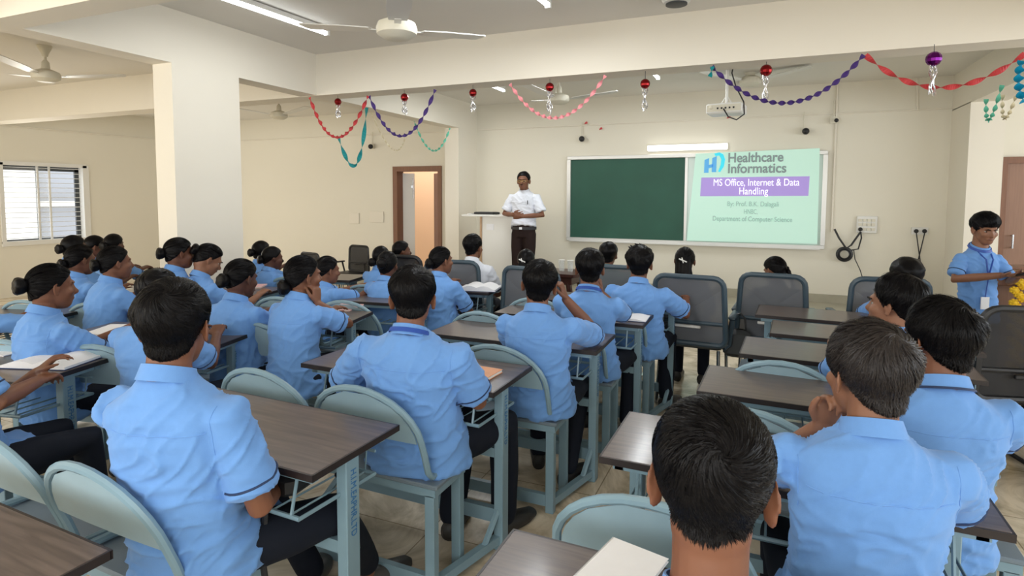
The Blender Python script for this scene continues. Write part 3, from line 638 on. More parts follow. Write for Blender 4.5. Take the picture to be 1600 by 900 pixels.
# ---------------- office chairs ----------------
def office_chair(loc,rz,label,frame='frameb',mesh='mesh',s=1.0,lab=True):
    """mesh backed visitor chair facing local +y"""
    o=empty('mesh_chair',(loc[0],loc[1],0),rz,label,'chair','mesh office chairs' if frame=='frameb' else 'black visitor chairs')
    W2=.235*s;zt=.94;zb=.47
    path=[]
    for (x,z,a0) in ((W2-.07,zt-.07,0),(-(W2-.07),zt-.07,90),(-(W2-.03),zb+.05,180),(W2-.03,zb+.05,270)):
        for a in np.linspace(a0,a0+90,5):
            rr=.07 if z>.7 else .05;path.append((x+rr*math.cos(math.radians(a)),z+rr*math.sin(math.radians(a))))
    yb=lambda z:-.24-.10*(z-.45)-.02*math.cos((z-.45)*8)
    R=[]
    fr=MB();fr.tube([(x,yb(z),z) for x,z in path],.019,8,closed=True).tube([(-W2,yb(.62),.62),(0,yb(.62)-.01,.62),(W2,yb(.62),.62)],.014,8).obj('back_frame',M[frame],o,True)
    V=[];F=[];n=len(path)
    for s_ in (0,.004):
        V.append((0,yb(.7)-.005+s_,.7));V+=[(x,yb(z)+s_,z) for x,z in path]
    for i in range(n): F.append((0,1+i,1+(i+1)%n));F.append((n+1,n+2+(i+1)%n,n+2+i));F.append((1+i,n+2+i,n+2+(i+1)%n,1+(i+1)%n))
    MB().add(V,F).obj('mesh_back',M[mesh],o)
    b=MB().box((-.09,yb(.6)-.035,.585),(.09,yb(.6)-.018,.605),bev=.004).obj('lumbar_bar',M['alu'] if frame=='frameb' else M[frame],o)
    MB().box((-.23*s,-.21,.42),(.23*s,.24,.48),bev=.02).obj('seat',M['dark'] if frame=='frameb' else M['black'],o,True)
    for sx in (-1,1):
        a=MB().tube([(sx*W2,-.20,.44),(sx*(W2+.03),-.16,.46),(sx*(W2+.045),-.12,.64)],.016,8).box((sx*(W2+.045)-.025,-.17,.64),(sx*(W2+.045)+.025,.12,.665),bev=.006);a.obj('armrest',M[frame],o,True)
        MB().tube([(sx*.20,-.20,.42),(sx*.215,-.25,.0)],.0125,8).tube([(sx*.215,-.25,.012),(sx*.215,.22,.012)],.0125,8).tube([(sx*.20,.20,.42),(sx*.215,.22,.0)],.0125,8).obj('leg',M['chrome'] if frame=='frameb' else M[frame],o,True)
    return o
office_chair((-.44,4.50),math.radians(-4),'slate mesh chair where the long haired woman sits, with a bag on its arm')
office_chair((.10,4.82),math.radians(-4),'slate mesh chair of the woman with the side plait, behind the front right desk',s=.9)
office_chair((-2.46,4.62),math.radians(10),'slate mesh chair where the white shirted man sits')
office_chair((-1.60,4.45),math.radians(-6),'slate mesh chair in front of the lecturer, holding the woman with the white hair clip')
office_chair((-1.10,4.85),math.radians(0),'slate mesh chair of the man in teal, mostly hidden behind two boys')
office_chair((.78,4.92),math.radians(8),'slate mesh chair at right, left of the boy looking sideways')
_k=office_chair((-5.50,6.85),math.radians(172),'empty black mesh chair facing the room by the side bay wall','black','meshb');_k.scale=(.8,.8,.8)
_k=office_chair((-5.45,6.25),math.radians(-10),'black chair back showing above the girls, left of the empty black chair','black','meshb');_k.scale=(.75,.75,.78)
office_chair((1.21,3.98),math.radians(15),'black chair beside the standing boy at the right edge','black','meshb')
office_chair((-3.10,4.80),math.radians(5),'dark chair of the grey clothed woman in front of the open door','black','meshb')
# bag hanging from the chair arm
q=(-.14,4.42)
o=empty('handbag',(q[0],q[1],.36),0,'dark handbag with straps hanging on the arm of the mesh chair','bag')
MB().box((-.09,-.05,0),(.09,.05,.2),bev=.03).obj('pouch',M['dark'],o,True)
MB().tube([(-.06,0,.19),(-.04,0,.29),(.02,0,.315),(.05,0,.28),(.06,0,.19)],.006,6).tube([(.05,.0,.15),(.12,-.01,.14),(.16,-.02,.1)],.01,6).obj('strap',M['black'],o,True)
# ---------------- teacher's table with glasses ----------------
c=atz(868,424,.75)
o=empty('side_table',(c[0]-.12,c[1]+.05,0),math.radians(-3),'dark mahogany table with curved legs carrying two drinking glasses','table')
MB().prism([(-.36+.06*math.cos(a)+ (.72 if math.cos(a)>0 else 0),.22*math.sin(a)) for a in np.linspace(0,2*math.pi,28,endpoint=False)],'z',.72,.75).obj('table_top',M['mahog'],o)
MB().box((-.34,-.18,.64),(.34,.18,.72),bev=.01).obj('apron',M['mahog'],o)
for sx in (-1,1):
    for sy in (-1,1): MB().tube([(sx*.30,sy*.15,.66),(sx*.33,sy*.16,.5),(sx*.28,sy*.15,.2),(sx*.32,sy*.17,0)],[.032,.03,.018,.022],8).obj('leg',M['mahog'],o,True)
for i,dx in enumerate((.05,.14)):
    g=empty('drinking_glass',(c[0]+dx,c[1]+.04,.75),0,('left','right')[i]+' clear glass with lid on the mahogany table','glass','drinking glasses')
    MB().lathe([(.001,0),(.026,0),(.031,.11),(.029,.11),(.024,.006),(.001,.006)],seg=16).obj('tumbler',M['glass'],g,True)
    MB().lathe([(.001,.118),(.035,.114),(.035,.110),(.001,.110)],seg=16).obj('lid',M['white'],g,True)
# ---------------- lecture desk on the platform ----------------
pz=.22;yL=7.15
xa,za=P2(736,334,yL);xb,_=P2(812,338,yL);xp,_=P2(762,338,yL)
o=empty('lecture_desk',(xa,yL,pz),0,'tall white lecture cabinet with a wooden edge beside the lecturer','lectern')
MB().box((0,-.28,za-pz-.025),(xb-xa+.12,.25,za-pz),bev=.004).obj('desk_top',M['white'],o)
MB().box((xp-xa+.02,-.22,0),(xb-xa+.12,.22,za-pz-.025)).obj('cabinet_body',M['white'],o)
MB().box((xp-xa,-.24,0),(xp-xa+.025,.22,za-pz-.025)).obj('edge_panel',mat('pale_wood',(.50,.33,.20),.5,var=(6,.15)),o)
MB().box((xp-xa+.09,-.228,za-pz-.20),(xp-xa+.19,-.22,za-pz-.12)).obj('keyhole_plate',M['paper'],o)
k=empty('flat_monitor',(xa+.22,yL-.1,za),math.radians(-4),'flat black keyboard or screen lying on the white lecture cabinet','keyboard')
MB().box((-.08,-.09,0),(.22,.09,.03),bev=.006).obj('shell',M['black'],k)
MB().box((-.06,-.08,.03),(.20,.07,.033)).obj('key_area',M['dark'],k)
MB().box((-.16,-.13,0),(-.09,-.02,.014),bev=.003).obj('mouse',M['alu'],k)
# ---------------- wooden lectern with marigolds (right) ----------------
lx,ly=1.80,5.50
o=empty('wooden_lectern',(lx,ly,0),math.radians(-10),'brown wooden lectern at the right edge, hung with marigolds','lectern')
MB().box((-.18,-.15,0),(.30,.25,.86)).obj('body',M['woodl'],o);MB().box((-.24,-.22,.86),(.36,.3,.93),bev=.005).obj('top',M['wood'],o)
MB().box((-.24,-.22,0),(.36,.3,.06)).obj('plinth',M['wood'],o)
g=empty('marigold_garland',(lx-.10,ly-.24,.0),0,'yellow marigold garland hanging down the wooden lectern','garland')
for k in range(26):
    b=MB();z=.90-k*.03;x=.03*math.sin(k*2.1);y=-.02*abs(math.cos(k*1.3))
    b.ball((x,y,z),(.026,.024,.02),u=10,v=6)
    for j in range(7): a=j*.9;b.ball((x+.02*math.cos(a),y-.006,z+.018*math.sin(a)),(.012,.014,.012),u=6,v=4)
    b.obj('flower',M['marigold'],g,True)
MB().tube([(0,.03,.93),(0,.02,.10)],.003,4).obj('string',M['dark'],g)
# shallow box beside the lectern top
c=aty(1572,402,4.35)
o=empty('gift_tray',(1.70,5.40,.93),math.radians(10),'brown patterned shallow tray on the wooden lectern','tray')
MB().box((-.16,-.1,0),(.16,.1,.06),bev=.008).obj('tray_body',mat('patterned_brown',(.30,.17,.08),.6,var=(30,.7)),o)
MB().box((-.17,-.11,.055),(.17,.11,.07),bev=.004).obj('rim',M['wood'],o)
# white cabinet at the right edge
q=atz(1590,700,0)
o=empty('white_cabinet',(1.535,3.95,0),0,'pale grey cabinet side cut by the right edge of the frame','cabinet')
MB().box((.0,-.3,.06),(.5,.3,.80)).obj('body',M['white'],o);MB().box((.015,-.3,0),(.5,.3,.06)).obj('plinth',M['marble'],o);MB().box((-.01,-.31,.80),(.51,.31,.82)).obj('top',M['white'],o)
# backpacks and strap ends
q=L2W('A1',.66,.10)
o=empty('backpack',(q[0],q[1],.615),math.radians(3),'black bag in the wire rack of the near boy\'s desk with long strap ends hanging','bag')
MB().box((-.15,-.06,0),(.15,.14,.075),bev=.02).obj('pouch',M['black'],o,True)
MB().tube([(.10,-.10,.03),(.10,-.12,-.15),(.15,-.13,-.42)],.009,6).tube([(.19,.10,.02),(.20,.16,-.05),(.22,.16,-.25)],.009,6).obj('strap',M['black'],o,True)
for key,lb in (('A3','patterned green and cream school bag in the rack behind the third desk'),('C1','black bag in the rack of the grey flecked haired boy\'s desk'),('D2','dark school bag on the far left desk rack')):
    q=L2W(key,.30,.18)
    o=empty('backpack',(q[0],q[1],.612),_ud[key][1],lb,'bag')
    MB().box((-.16,-.10,0),(.16,.10,.085),bev=.025).obj('pouch',mat('patterned_bag',(.12,.14,.09),.8,var=(30,.9)) if key=='A3' else M['black'],o,True)
    MB().tube([(-.1,-.11,.05),(-.05,-.13,.0),(.05,-.13,.0),(.1,-.11,.05)],.008,6).obj('strap',M['dark'],o,True)
# ================= PEOPLE =================
HE=[((0,-.014,.028),(.074,.092,.087)),((0,.026,-.03),(.060,.066,.080)),((0,.050,-.080),(.036,.038,.034)),
    ((0,.098,-.026),(.0135,.020,.018)),((0,.088,-.008),(.009,.014,.026)),((0,.076,.024),(.046,.017,.012)),((0,.083,-.058),(.024,.014,.011)),
    ((.040,.058,-.022),(.022,.024,.020)),((-.040,.058,-.022),(.022,.024,.020)),((0,-.03,-.045),(.058,.058,.06))]
def head_r(D):
    acc=np.zeros(len(D))
    for i,(c,a) in enumerate(HE):
        c=np.array(c);a=np.array(a);A=((D/a)**2).sum(1);B=(D*c/a**2).sum(1);Cc=((c/a)**2).sum()-1
        d=B*B-A*Cc;t=np.where(d>0,(B+np.sqrt(np.maximum(d,0)))/A,0);t=np.maximum(t,0)
        acc=acc+t**18
    return acc**(1/18)
def sph(nu,nv):
    ph=(np.arange(nv)+.5)/nv*math.pi;th=np.arange(nu)/nu*2*math.pi
    P,T=np.meshgrid(ph,th,indexing='ij');D=np.stack([np.sin(P)*np.cos(T),np.sin(P)*np.sin(T),-np.cos(P)],-1).reshape(-1,3)
    F=[(i*nu+j,i*nu+(j+1)%nu,(i+1)*nu+(j+1)%nu,(i+1)*nu+j) for i in range(nv-1) for j in range(nu)]
    F.append(tuple(range(nu-1,-1,-1)));F.append(tuple((nv-1)*nu+j for j in range(nu)));return D,F
HL_M=([0,35,58,72,88,100,112,128,145,180],[-42,-38,-30,-4,-14,-12,16,34,42,44])
HL_F=([0,30,55,75,95,108,125,145,180],[-40,-34,-22,2,2,16,30,38,42])
def hair_thick(D,style,seed,big,fade=0):
    x,y,z=D.T;el=np.degrees(np.arcsin(np.clip(z,-1,1)));az=np.degrees(np.arctan2(np.abs(x),-y))
    hl=HL_M if style in('short','spiky','quiff','mop') else HL_F
    line=np.interp(az,*hl)+3*(vnoise(D*9+seed,seed)-.5)
    if style=='mop': line=np.where(az>120,np.minimum(line,22),line)
    line=line+fade*np.where(az<75,1,.3)
    m=np.clip((el-line)/7,0,1);m=m*m*(3-2*m)
    if style in('short','spiky','quiff','mop'):
        g=np.clip((el-line)/(60 if style=='short' else 46),0,1);T=(.005+.021*g**.8)*big
        if style=='quiff': T=T+.018*np.clip((y+.1),0,1)*g
        if style=='mop': T=T+.010*g
        if style=='spiky': T=T+.012*g*vnoise(D*7+seed,seed)
        T=T*(.86+.28*vnoise(D*5+seed,seed+3))*(.30+.70*np.clip((z+.15)/.65,0,1))
    else: T=.011*big*np.ones(len(D))*(.9+.2*vnoise(D*4+seed,seed))
    return m,T
def make_hair(style,Rh,hc,s,seed,big,strands,m,parent,near,fade=0,whorl=(.12,-.60,.79)):
    nu,nv=(120,80) if near else (56,38)
    D,F=sph(nu,nv);hm,T=hair_thick(D,style,seed,big,fade);r=head_r(D)*s
    wh=nrm(np.array(whorl))
    a1=nrm(np.cross(wh,(0,0,1)));a2=np.cross(wh,a1)
    ang=np.arctan2(D@a2,D@a1);dist=np.arccos(np.clip(D@wh,-1,1))
    flow=np.sin(ang*46+dist*7+4*vnoise(D*4,seed))*.5+np.sin(ang*90+dist*12+5*vnoise(D*6,seed+1))*.5 if style not in('bun','plait','long') else np.sin(40*np.arctan2(D[:,0],D[:,2]+.3))*.35
    rr=r-.005*(1-hm)+hm*(T*s+ .0014*flow*np.clip(dist*2,0,1))
    V=(D*rr[:,None])@Rh.T+hc
    mb=MB();mb.add(V,F)
    if style=='spiky':
        for k in range(30):
            d=nrm(np.array([-.55+(random.random())*.9,.0+random.random()*.8,.8]));rd=float(head_r(d[None])[0])*s+.02
            tip=d*(rd+.014)+np.array([-.016,.006,.004])
            mb.tube([Rh@(d*(rd-.015))+hc,Rh@(d*(rd+.006))+hc,Rh@tip+hc],[.011,.008,.001],5)
    o=mb.obj('hair',m,parent,True,False)
    if strands:
        n=strands;Ds=RNG.normal(size=(n*3,3));Ds/=np.linalg.norm(Ds,axis=1)[:,None]
        mm,TT=hair_thick(Ds,style,seed,big,fade*.6);keep=mm>(.05+.5*RNG.random(len(mm)));Ds=Ds[keep][:n];TT=TT[keep][:n];n=len(Ds)
        seg=4;L=(.012+.9*TT)*(1.1+.7*RNG.random(n))
        if style in('bun','plait','long'): L=.05+0*L
        cur=Ds.copy();pts=[];
        swirl=1.7
        for k in range(seg+1):
            rk=head_r(cur)*s;mk,Tk=hair_thick(cur,style,seed,big,fade*.6)
            lift=Tk*mk*s+.0006+(.0045 if style!='quiff' else .0105)*(k/seg)*RNG.random(n)*(1 if style not in('bun','plait') else .3)
            pts.append(cur*(rk+lift)[:,None])
            away=cur-wh[None]*(cur@wh)[:,None];away/=np.linalg.norm(away,axis=1)[:,None]+1e-6
            away=away-cur*(away*cur).sum(1)[:,None];away/=np.linalg.norm(away,axis=1)[:,None]+1e-6
            side=np.cross(cur,away);dd=np.arccos(np.clip(cur@wh,-1,1))
            sw=swirl*np.exp(-dd*1.6)
            if style in('bun','plait','long'):
                tgt=np.array([0,-.95,.05]);away=tgt[None]-cur;away=away-cur*(away*cur).sum(1)[:,None];away/=np.linalg.norm(away,axis=1)[:,None]+1e-6;sw=0*dd
            jit=(vnoise(Ds*6,seed+5)-.5)*1.6+(RNG.random(n)-.5)*.5 if style not in('bun','plait','long') else 0*dd
            d=away+side*(sw+jit)[:,None];d/=np.linalg.norm(d,axis=1)[:,None]
            cur=cur+d*(L/seg/.1)[:,None];cur/=np.linalg.norm(cur,axis=1)[:,None]
        pts=np.array(pts)   # seg+1,n,3
        tang=pts[1]-pts[0];wv=np.cross(tang,pts[0]);wv/=np.linalg.norm(wv,axis=1)[:,None]+1e-9
        upv=pts[0]/np.linalg.norm(pts[0],axis=1)[:,None];wv=wv+upv*(RNG.random(n)-.5)[:,None]*1.2
        wid=np.array([.9,1,.8,.5,.12])*.0011*(1 if near else 1.5)
        V=[];
        for k in range(seg+1): V.append(pts[k]-wv*wid[k]);V.append(pts[k]+wv*wid[k])
        V=np.array(V).transpose(1,0,2).reshape(-1,3)@Rh.T+hc
        q=2*(seg+1);F=[(i*q+2*k,i*q+2*k+1,i*q+2*k+3,i*q+2*k+2) for i in range(n) for k in range(seg)]
        me=bpy.data.meshes.new('hair_strands');me.from_pydata(V.tolist(),[],F);me.update();mesh2obj(me,'hair_strands',m,o)
        me.polygons.foreach_set('use_smooth',[True]*len(me.polygons))
    return o
def ear(mb,sx,Rh,hc,s,ef=1.0):
    T=Rh@rotz(-sx*math.radians(22))
    base=np.array([sx*(.074+.004*(ef-1)),-.004,-.006])
    P=[];
    for t in np.linspace(-.75*math.pi,1.05*math.pi,16):
        a=math.pi/2-t if False else t
        w_=.0165*ef*(1 if math.sin(a)>-.2 else .75);P.append((0,-w_*math.cos(a),.030*ef*math.sin(a)))
    pts=[Rh@((base+np.array([sx*(.008+.004*abs(p[1])/.015),0,0])+rotz(-sx*math.radians(24))@np.array(p)))*s if False else Rh@((base+np.array([sx*.010,-.004,0])+rotz(sx*math.radians(28))@np.array(p))*s)+hc for p in P]
    mb.tube(pts,.0042*s,6,round_=True)
    mb.ball(Rh@((base+np.array([sx*.005,-.003,-.002]))*s)+hc,(.0065*s,.0150*s,.027*s),Rh@rotz(sx*math.radians(24)),14,10)
    mb.ball(Rh@((base+np.array([sx*.004,.004,-.024]))*s)+hc,(.006*s,.008*s,.009*s),Rh,10,8)
def hand(mb,Wp,d,n,side,curl,s,fat=1.0,spread=1.0):
    d=nrm(d);n=nrm(np.asarray(n)-np.dot(n,d)*d);l=np.cross(d,n)*side
    mb.oval([Wp-d*.02*s,Wp+d*.02*s,Wp+d*.055*s,Wp+d*.085*s,Wp+d*.094*s],[.024*s,.031*s,.039*s,.040*s,.032*s],[.017*s,.016*s,.015*s,.013*s,.009*s],l,14)
    for i in range(4):
        b=Wp+d*.078*s+l*(.031-.0205*i)*s*spread;dd=nrm(d+l*(.12-.08*i)*spread);p=[b];L=[.068,.076,.071,.055][i]*s
        a=0
        for k,fr in enumerate((.45,.32,.23)):
            a+=curl*(.9,1.1,.8)[k]*(1+.06*i);v=dd*math.cos(a)+n*math.sin(a);p.append(p[-1]+v*L*fr)
        mb.tube(p,[.0088*s*fat,.0082*s*fat,.0076*s*fat,.0062*s*fat],8,round_=True)
    b=Wp+d*.022*s+l*.026*s;v1=nrm(d*.75+l*.75+n*.25);v2=nrm(d*.95+l*.30+n*.35);v3=nrm(d+n*.45)
    mb.tube([b-v1*.01*s,b+v1*.034*s,b+v1*.034*s+v2*.03*s,b+v1*.034*s+v2*.03*s+v3*.022*s],[.0125*s,.011*s*fat,.0092*s*fat,.007*s*fat],8,round_=True)
def ik(S,Wp,a,b,pole):
    S=np.asarray(S,float);Wp=np.asarray(Wp,float);v=Wp-S;L=np.linalg.norm(v)
    if L>a+b-.005: Wp=S+v/L*(a+b-.005);v=Wp-S;L=np.linalg.norm(v)
    x=(a*a-b*b+L*L)/(2*L);h=math.sqrt(max(a*a-x*x,1e-6));u=v/L;p=np.asarray(pole,float);p=p-np.dot(p,u)*u
    return S+u*x+nrm(p)*h,Wp
NP=[0]
def person(label,head,face,hyaw=None,pitch=0,roll=0,lean=.12,side=0,sex='m',s=.94,bw=1.0,Ra='desk',La='desk',hair='short',big=1.0,
           strands=0,top='shirt',legs='navy',skin=0,near=1,base=0,stand=False,piping=True,collar=True,lanyard=False,face_on=False,hairm='hair',fade=0,earf=1.0,nk=.132,cp=False,whorl=(.12,-.60,.79),
           feet=None,long_top=False,bun=None,group=None,twist=0,Rl=None,Ll=None,shoes='shoe',wr=1.0,seat=.45,clip=False,hipz=None,hem=None):
    """head=(px,py,Y): pixel of the crown at depth Y, turned into a place in the room"""
    NP[0]+=1;seed=NP[0]*7;fa=math.radians(face);hy=math.radians((hyaw if hyaw is not None else face)-face)
    top3=aty(*head);th=.026*big if hair not in('bun','plait','long') else .012
    fv=np.array([-math.sin(fa),math.cos(fa)]);sv=np.array([math.cos(fa),math.sin(fa)])
    hip=top3[:2]-fv*lean+sv*side;Rf=rotz(-fa)
    loc=np.array([hip[0],hip[1],base])
    vox={0:.0045,1:.0065,2:.009}[near];svox={0:.007,1:.010,2:.013}[near]
    ht=top3[2]-base
    hz=(seat+.085) if not stand else (hipz or .50*ht)
    Rh=rotz(hy)@rotx(-math.radians(pitch))@roty(math.radians(roll))
    hl=Rf@np.array([top3[0]-hip[0],top3[1]-hip[1],0])
    hc=np.array([hl[0],hl[1]-.02*math.sin(math.radians(pitch))*0,ht-(.116*s+th)])
    N=hc+rotz(hy*.4)@np.array([0,-.040*s-.05*math.sin(math.radians(pitch)),-nk*s])
    H=np.array([0,0,hz])
    # spine
    mid=(H+N)/2+np.array([0,-.030 if not stand else -.02,0])
    sp=lambda t:(1-t)**2*H+2*t*(1-t)*mid+t*t*N
    tw=math.radians(twist);X=np.array([math.cos(tw),math.sin(tw),0]);k=s*bw;fem=sex=='f'
    # torso core + head + neck
    body=MB()
    D,F=sph(72,52) if near<2 else sph(44,32)
    body.add((D*(head_r(D)*s)[:,None])@Rh.T+hc,F)
    for sx in (-1,1): ear(body,sx,Rh,hc,s,earf)
    nb=hc+Rh@np.array([0,-.022,-.05])*s
    nr=(.050 if fem else .056)*s
    body.oval([nb+np.array([0,0,.03]),nb*.5+N*.5+np.array([0,-.004,0]),N+np.array([0,0,.0]),sp(.93)],[nr,nr*.98,nr*1.08,nr*1.3],[nr,nr*1.0,nr*1.08,nr*1.1],X,18)
    cw=[.135,.115,.135,.135,.07];cd=[.10,.085,.09,.08,.06]
    body.oval([sp(t) for t in (0,.35,.7,.88,1.0)],[c*k for c in cw],[c*k for c in cd],X,20)
    # shoulders
    sh=sp(.86);sw=(.148 if fem else .168)*k
    Sh={1:sh+X*sw+np.array([0,.0,-.012]),-1:sh-X*sw+np.array([0,.0,-.012])}
    shirt=MB();q=1.0 if not fem else .93
    if stand:
        z0=hem if hem else hz-.10
        prof=[(-.9,None)]
        pts=[np.array([0,.01,z0]),np.array([0,.0,max(hz,z0+.035)]),sp(.25),sp(.5),sp(.72),sp(.86),sp(.94),sp(1.0),sp(1.0)+nrm(N-mid)*.015]
        rx=[.168,.160,.150,.152,.168,.165,.120,.075,.062];ry=[.120,.115,.108,.110,.115,.100,.085,.070,.062]
    else:
        zb=seat+.012;pts=[np.array([0,.01,zb]),np.array([0,.003,zb+.06]),sp(.18),sp(.42),sp(.66),sp(.84),sp(.93),sp(1.0),sp(1.0)+nrm(N-mid)*.015]
        rx=[.190,.182,.160,.150,.168,.168,.122,.074,.060];ry=[.135,.130,.116,.108,.114,.098,.082,.068,.058]
    shirt.oval(pts,[a*k*q for a in rx],[a*k for a in ry],X,28,2.25)
    if not stand: # shirt front over the lap
        shirt.oval([(0,.0,zb+.07),(0,.10,zb+.075),(0,.20 if not long_top else .30,zb+.085)],[.17*k,.165*k,.15*k],[.075,.062,.03],X,20)
    arms={}
    for sx,spec in ((1,Ra),(-1,La)):
        S=Sh[sx];ua,fo=.285*s,.235*s;tz=.775
        pole=(sx*.42,-.45,-.8);curl=.45;hn=(0,0,-1);hd=None
        if spec=='desk': spec=dict(w=(sx*.12,.36,tz+.01))
        elif spec=='desk2': spec=dict(w=(sx*.05,.34,tz+.01))
        elif spec=='lap': spec=dict(w=(sx*.09,.27,.60),pole=(sx*.8,-.8,-.3))
        elif spec=='cheek':
            wp=hc+Rh@np.array([sx*.075,.055,-.105])*s;ee=np.array([sx*.17,(S[1]+.20),tz+.015]);spec=dict(w=wp-np.array([0,.01,.045]),e=ee,hd=(-sx*.15,.1,1.),n=(-sx*1.,-.2,0),curl=.75)
        elif spec=='chin':
            wp=hc+Rh@np.array([sx*.03,.12,-.13])*s;ee=np.array([sx*.15,S[1]+.24,tz+.015]);spec=dict(w=wp-np.array([0,.0,.04]),e=ee,hd=(-sx*.3,-.15,1.),n=(-sx*.3,-1.,0),curl=1.0)
        elif spec=='down': spec=dict(w=S+np.array([sx*.06,.03,-.47*s]),pole=(sx*.3,-1,0),curl=.35,n=(-sx,0,0))
        if spec=='hide': continue
        Wp=np.array(spec['w'],float)
        if 'e' in spec: E=np.array(spec['e'],float)
        else: E,Wp=ik(S,Wp,ua,fo,spec.get('pole',pole))
        body.tube([S*.75+sh*.25-np.array([0,0,.02]),S*.5+E*.5,E,E*.55+Wp*.45,Wp],[.030*s,.038*s,.036*s,.034*s,.024*s],12,round_=True)
        hand(body,Wp,spec.get('hd',Wp-E),spec.get('n',hn),sx,spec.get('curl',curl),s,1.0 if near<2 else 1.15)
        hem_=S+(E-S)*.80;sr=(.056 if not fem else .052)*k
        shirt.oval([S*.65+sh*.35+np.array([0,0,-.01]),S,S*.6+E*.4,hem_],[sr*.9,sr*1.0,sr*1.08,sr*1.18],[sr*.9,sr*1.02,sr*1.04,sr*1.06],np.cross(E-S,(0,1,.3)),18)
        arms[sx]=(S,E,Wp,hem_,sr)
    def wrinkle(co,no):
        p=co*np.array([7,7,13]);w1=vnoise(p+seed,seed);p2=co*np.array([10,8,26])+3*w1[:,None];a=vnoise(p2,seed+1);r=(1-np.abs(2*a-1))**3
        p3=co@rotx(.9).T@rotz(.7).T*np.array([6,30,8])+2*w1[:,None];b=vnoise(p3,seed+2);r2=(1-np.abs(2*b-1))**4
        low=np.clip(1.15-(co[:,2]-hz)/(N[2]-hz),.25,1)
        return wr*(.010*r*low+.007*r2+.006*(w1-.5))
    # trousers
    tr=MB();an={}
    if stand:
        tr.oval([(0,0,hz+.06),(0,0,hz-.02),(0,0,hz-.10)],[.150*k,.158*k,.150*k],[.108*k,.112*k,.105*k],X,20)
        for sx,c_ in ((1,Rl),(-1,Ll)):
            kn=np.array([sx*.085,.02,hz*.54]) if not c_ else np.array(c_[0]);ak=np.array([sx*.09,-.01,.07]) if not c_ else np.array(c_[1])
            tr.tube([np.array([sx*.078,0,hz-.06]),(np.array([sx*.078,0,hz-.06])+kn)/2,kn,(kn+ak)/2,ak],[.088*k,.082*k,.066*k,.062*k,.058*k],14,round_=True);an[sx]=(kn,ak)
    else:
        tr.ball((0,.03,hz-.022),(.160*k,.115*k,.070),None,20,12)
        for sx,c_ in ((1,Rl),(-1,Ll)):
            kn=np.array([sx*.10,.40*s,hz-.015]) if not c_ else np.array(c_[0]);ak=np.array([sx*.10,.40*s,.09]) if not c_ else np.array(c_[1])
            h0=np.array([sx*.085,.0,hz-.02]);tr.tube([h0,h0*.5+kn*.5,kn+nrm(h0-kn)*.02,kn*.45+ak*.55,ak],[.086*k,.080*k,.066*k,.056*k,.052*k],14,round_=True);an[sx]=(kn,ak)
    for sx,(kn,ak) in an.items():
        yw=math.atan2(kn[0]-0*sx,max(kn[1],.05)) if (Rl or Ll) and not stand else 0
        fd=np.array([math.sin(yw)*.6+sx*.12,1,0]);fd=nrm(fd)
        foot0=np.array([ak[0],ak[1],.045]);body.tube([kn*.85+ak*.15,ak,foot0],[.036*s,.034*s,.034*s],10,round_=True)
        body.oval([foot0-fd*.05,foot0+fd*.03,foot0+fd*.13-np.array([0,0,.018]),foot0+fd*.185-np.array([0,0,.024])],[.028,.036,.042,.022],[.03,.032,.02,.010],np.cross(fd,(0,0,1)),14)
        body.tube([np.array([sx*.085,.0,hz-.02]),kn*.97],[.055*s,.036*s],10,round_=True)
    bm_=fuse(body,vox,3);o=mesh2obj(bm_,'person',M['skin%d'%skin]);o.location=loc;o.rotation_euler=(0,0,fa);tag(o,label,'person',group)
    for sx,(kn,ak) in an.items():
        yw=math.atan2(kn[0],max(kn[1],.05)) if (Rl or Ll) and not stand else 0
        fd=nrm(np.array([math.sin(yw)*.6+sx*.12,1,0]));f0=np.array([ak[0],ak[1],.04])
        b=MB();b.oval([f0-fd*.066,f0-fd*.05,f0+fd*.03,f0+fd*.13-np.array([0,0,.010]),f0+fd*.20-np.array([0,0,.016]),f0+fd*.215-np.array([0,0,.022])],[.018,.034,.040,.047,.032,.012],[.02,.040,.042,.030,.020,.012],np.cross(fd,(0,0,1)),16,2.4)
        b.obj('shoe',M[shoes],o,True)
    mesh2obj(fuse(tr,.010 if near<2 else .014,4,(lambda co,no:.004*(vnoise(co*np.array([14,14,9]),seed)-.5)) if near<2 else None),'trousers',M['trousers' if legs=='navy' else legs],o)
    sh_o=mesh2obj(fuse(shirt,svox,10 if near<1 else 6 if near<2 else 3,wrinkle),'shirt' if not fem else 'kurta',M[top],o)
    from mathutils.bvhtree import BVHTree
    if piping:
        me_=sh_o.data;bvh=BVHTree.FromPolygons([v.co[:] for v in me_.vertices],[p.vertices[:] for p in me_.polygons])
        for sx,(S,E,Wp,hem_,sr) in arms.items():
            d=nrm(E-S);x=nrm(np.cross(d,(0,1,.3)));y=np.cross(d,x);c_=hem_-d*.030
            ring=[]
            for t in np.arange(24)*math.pi/12:
                rd=x*math.cos(t)+y*math.sin(t);h=bvh.ray_cast(Vector(c_+rd*sr*1.9),Vector(-rd),sr*1.9);ring.append(np.array(h[0])+rd*.0005 if h[0] is not None else c_+rd*sr*1.1)
            MB().tube(ring,.0034 if near<2 else .0045,6,closed=True).obj('sleeve_piping',M['trim'],sh_o,True)
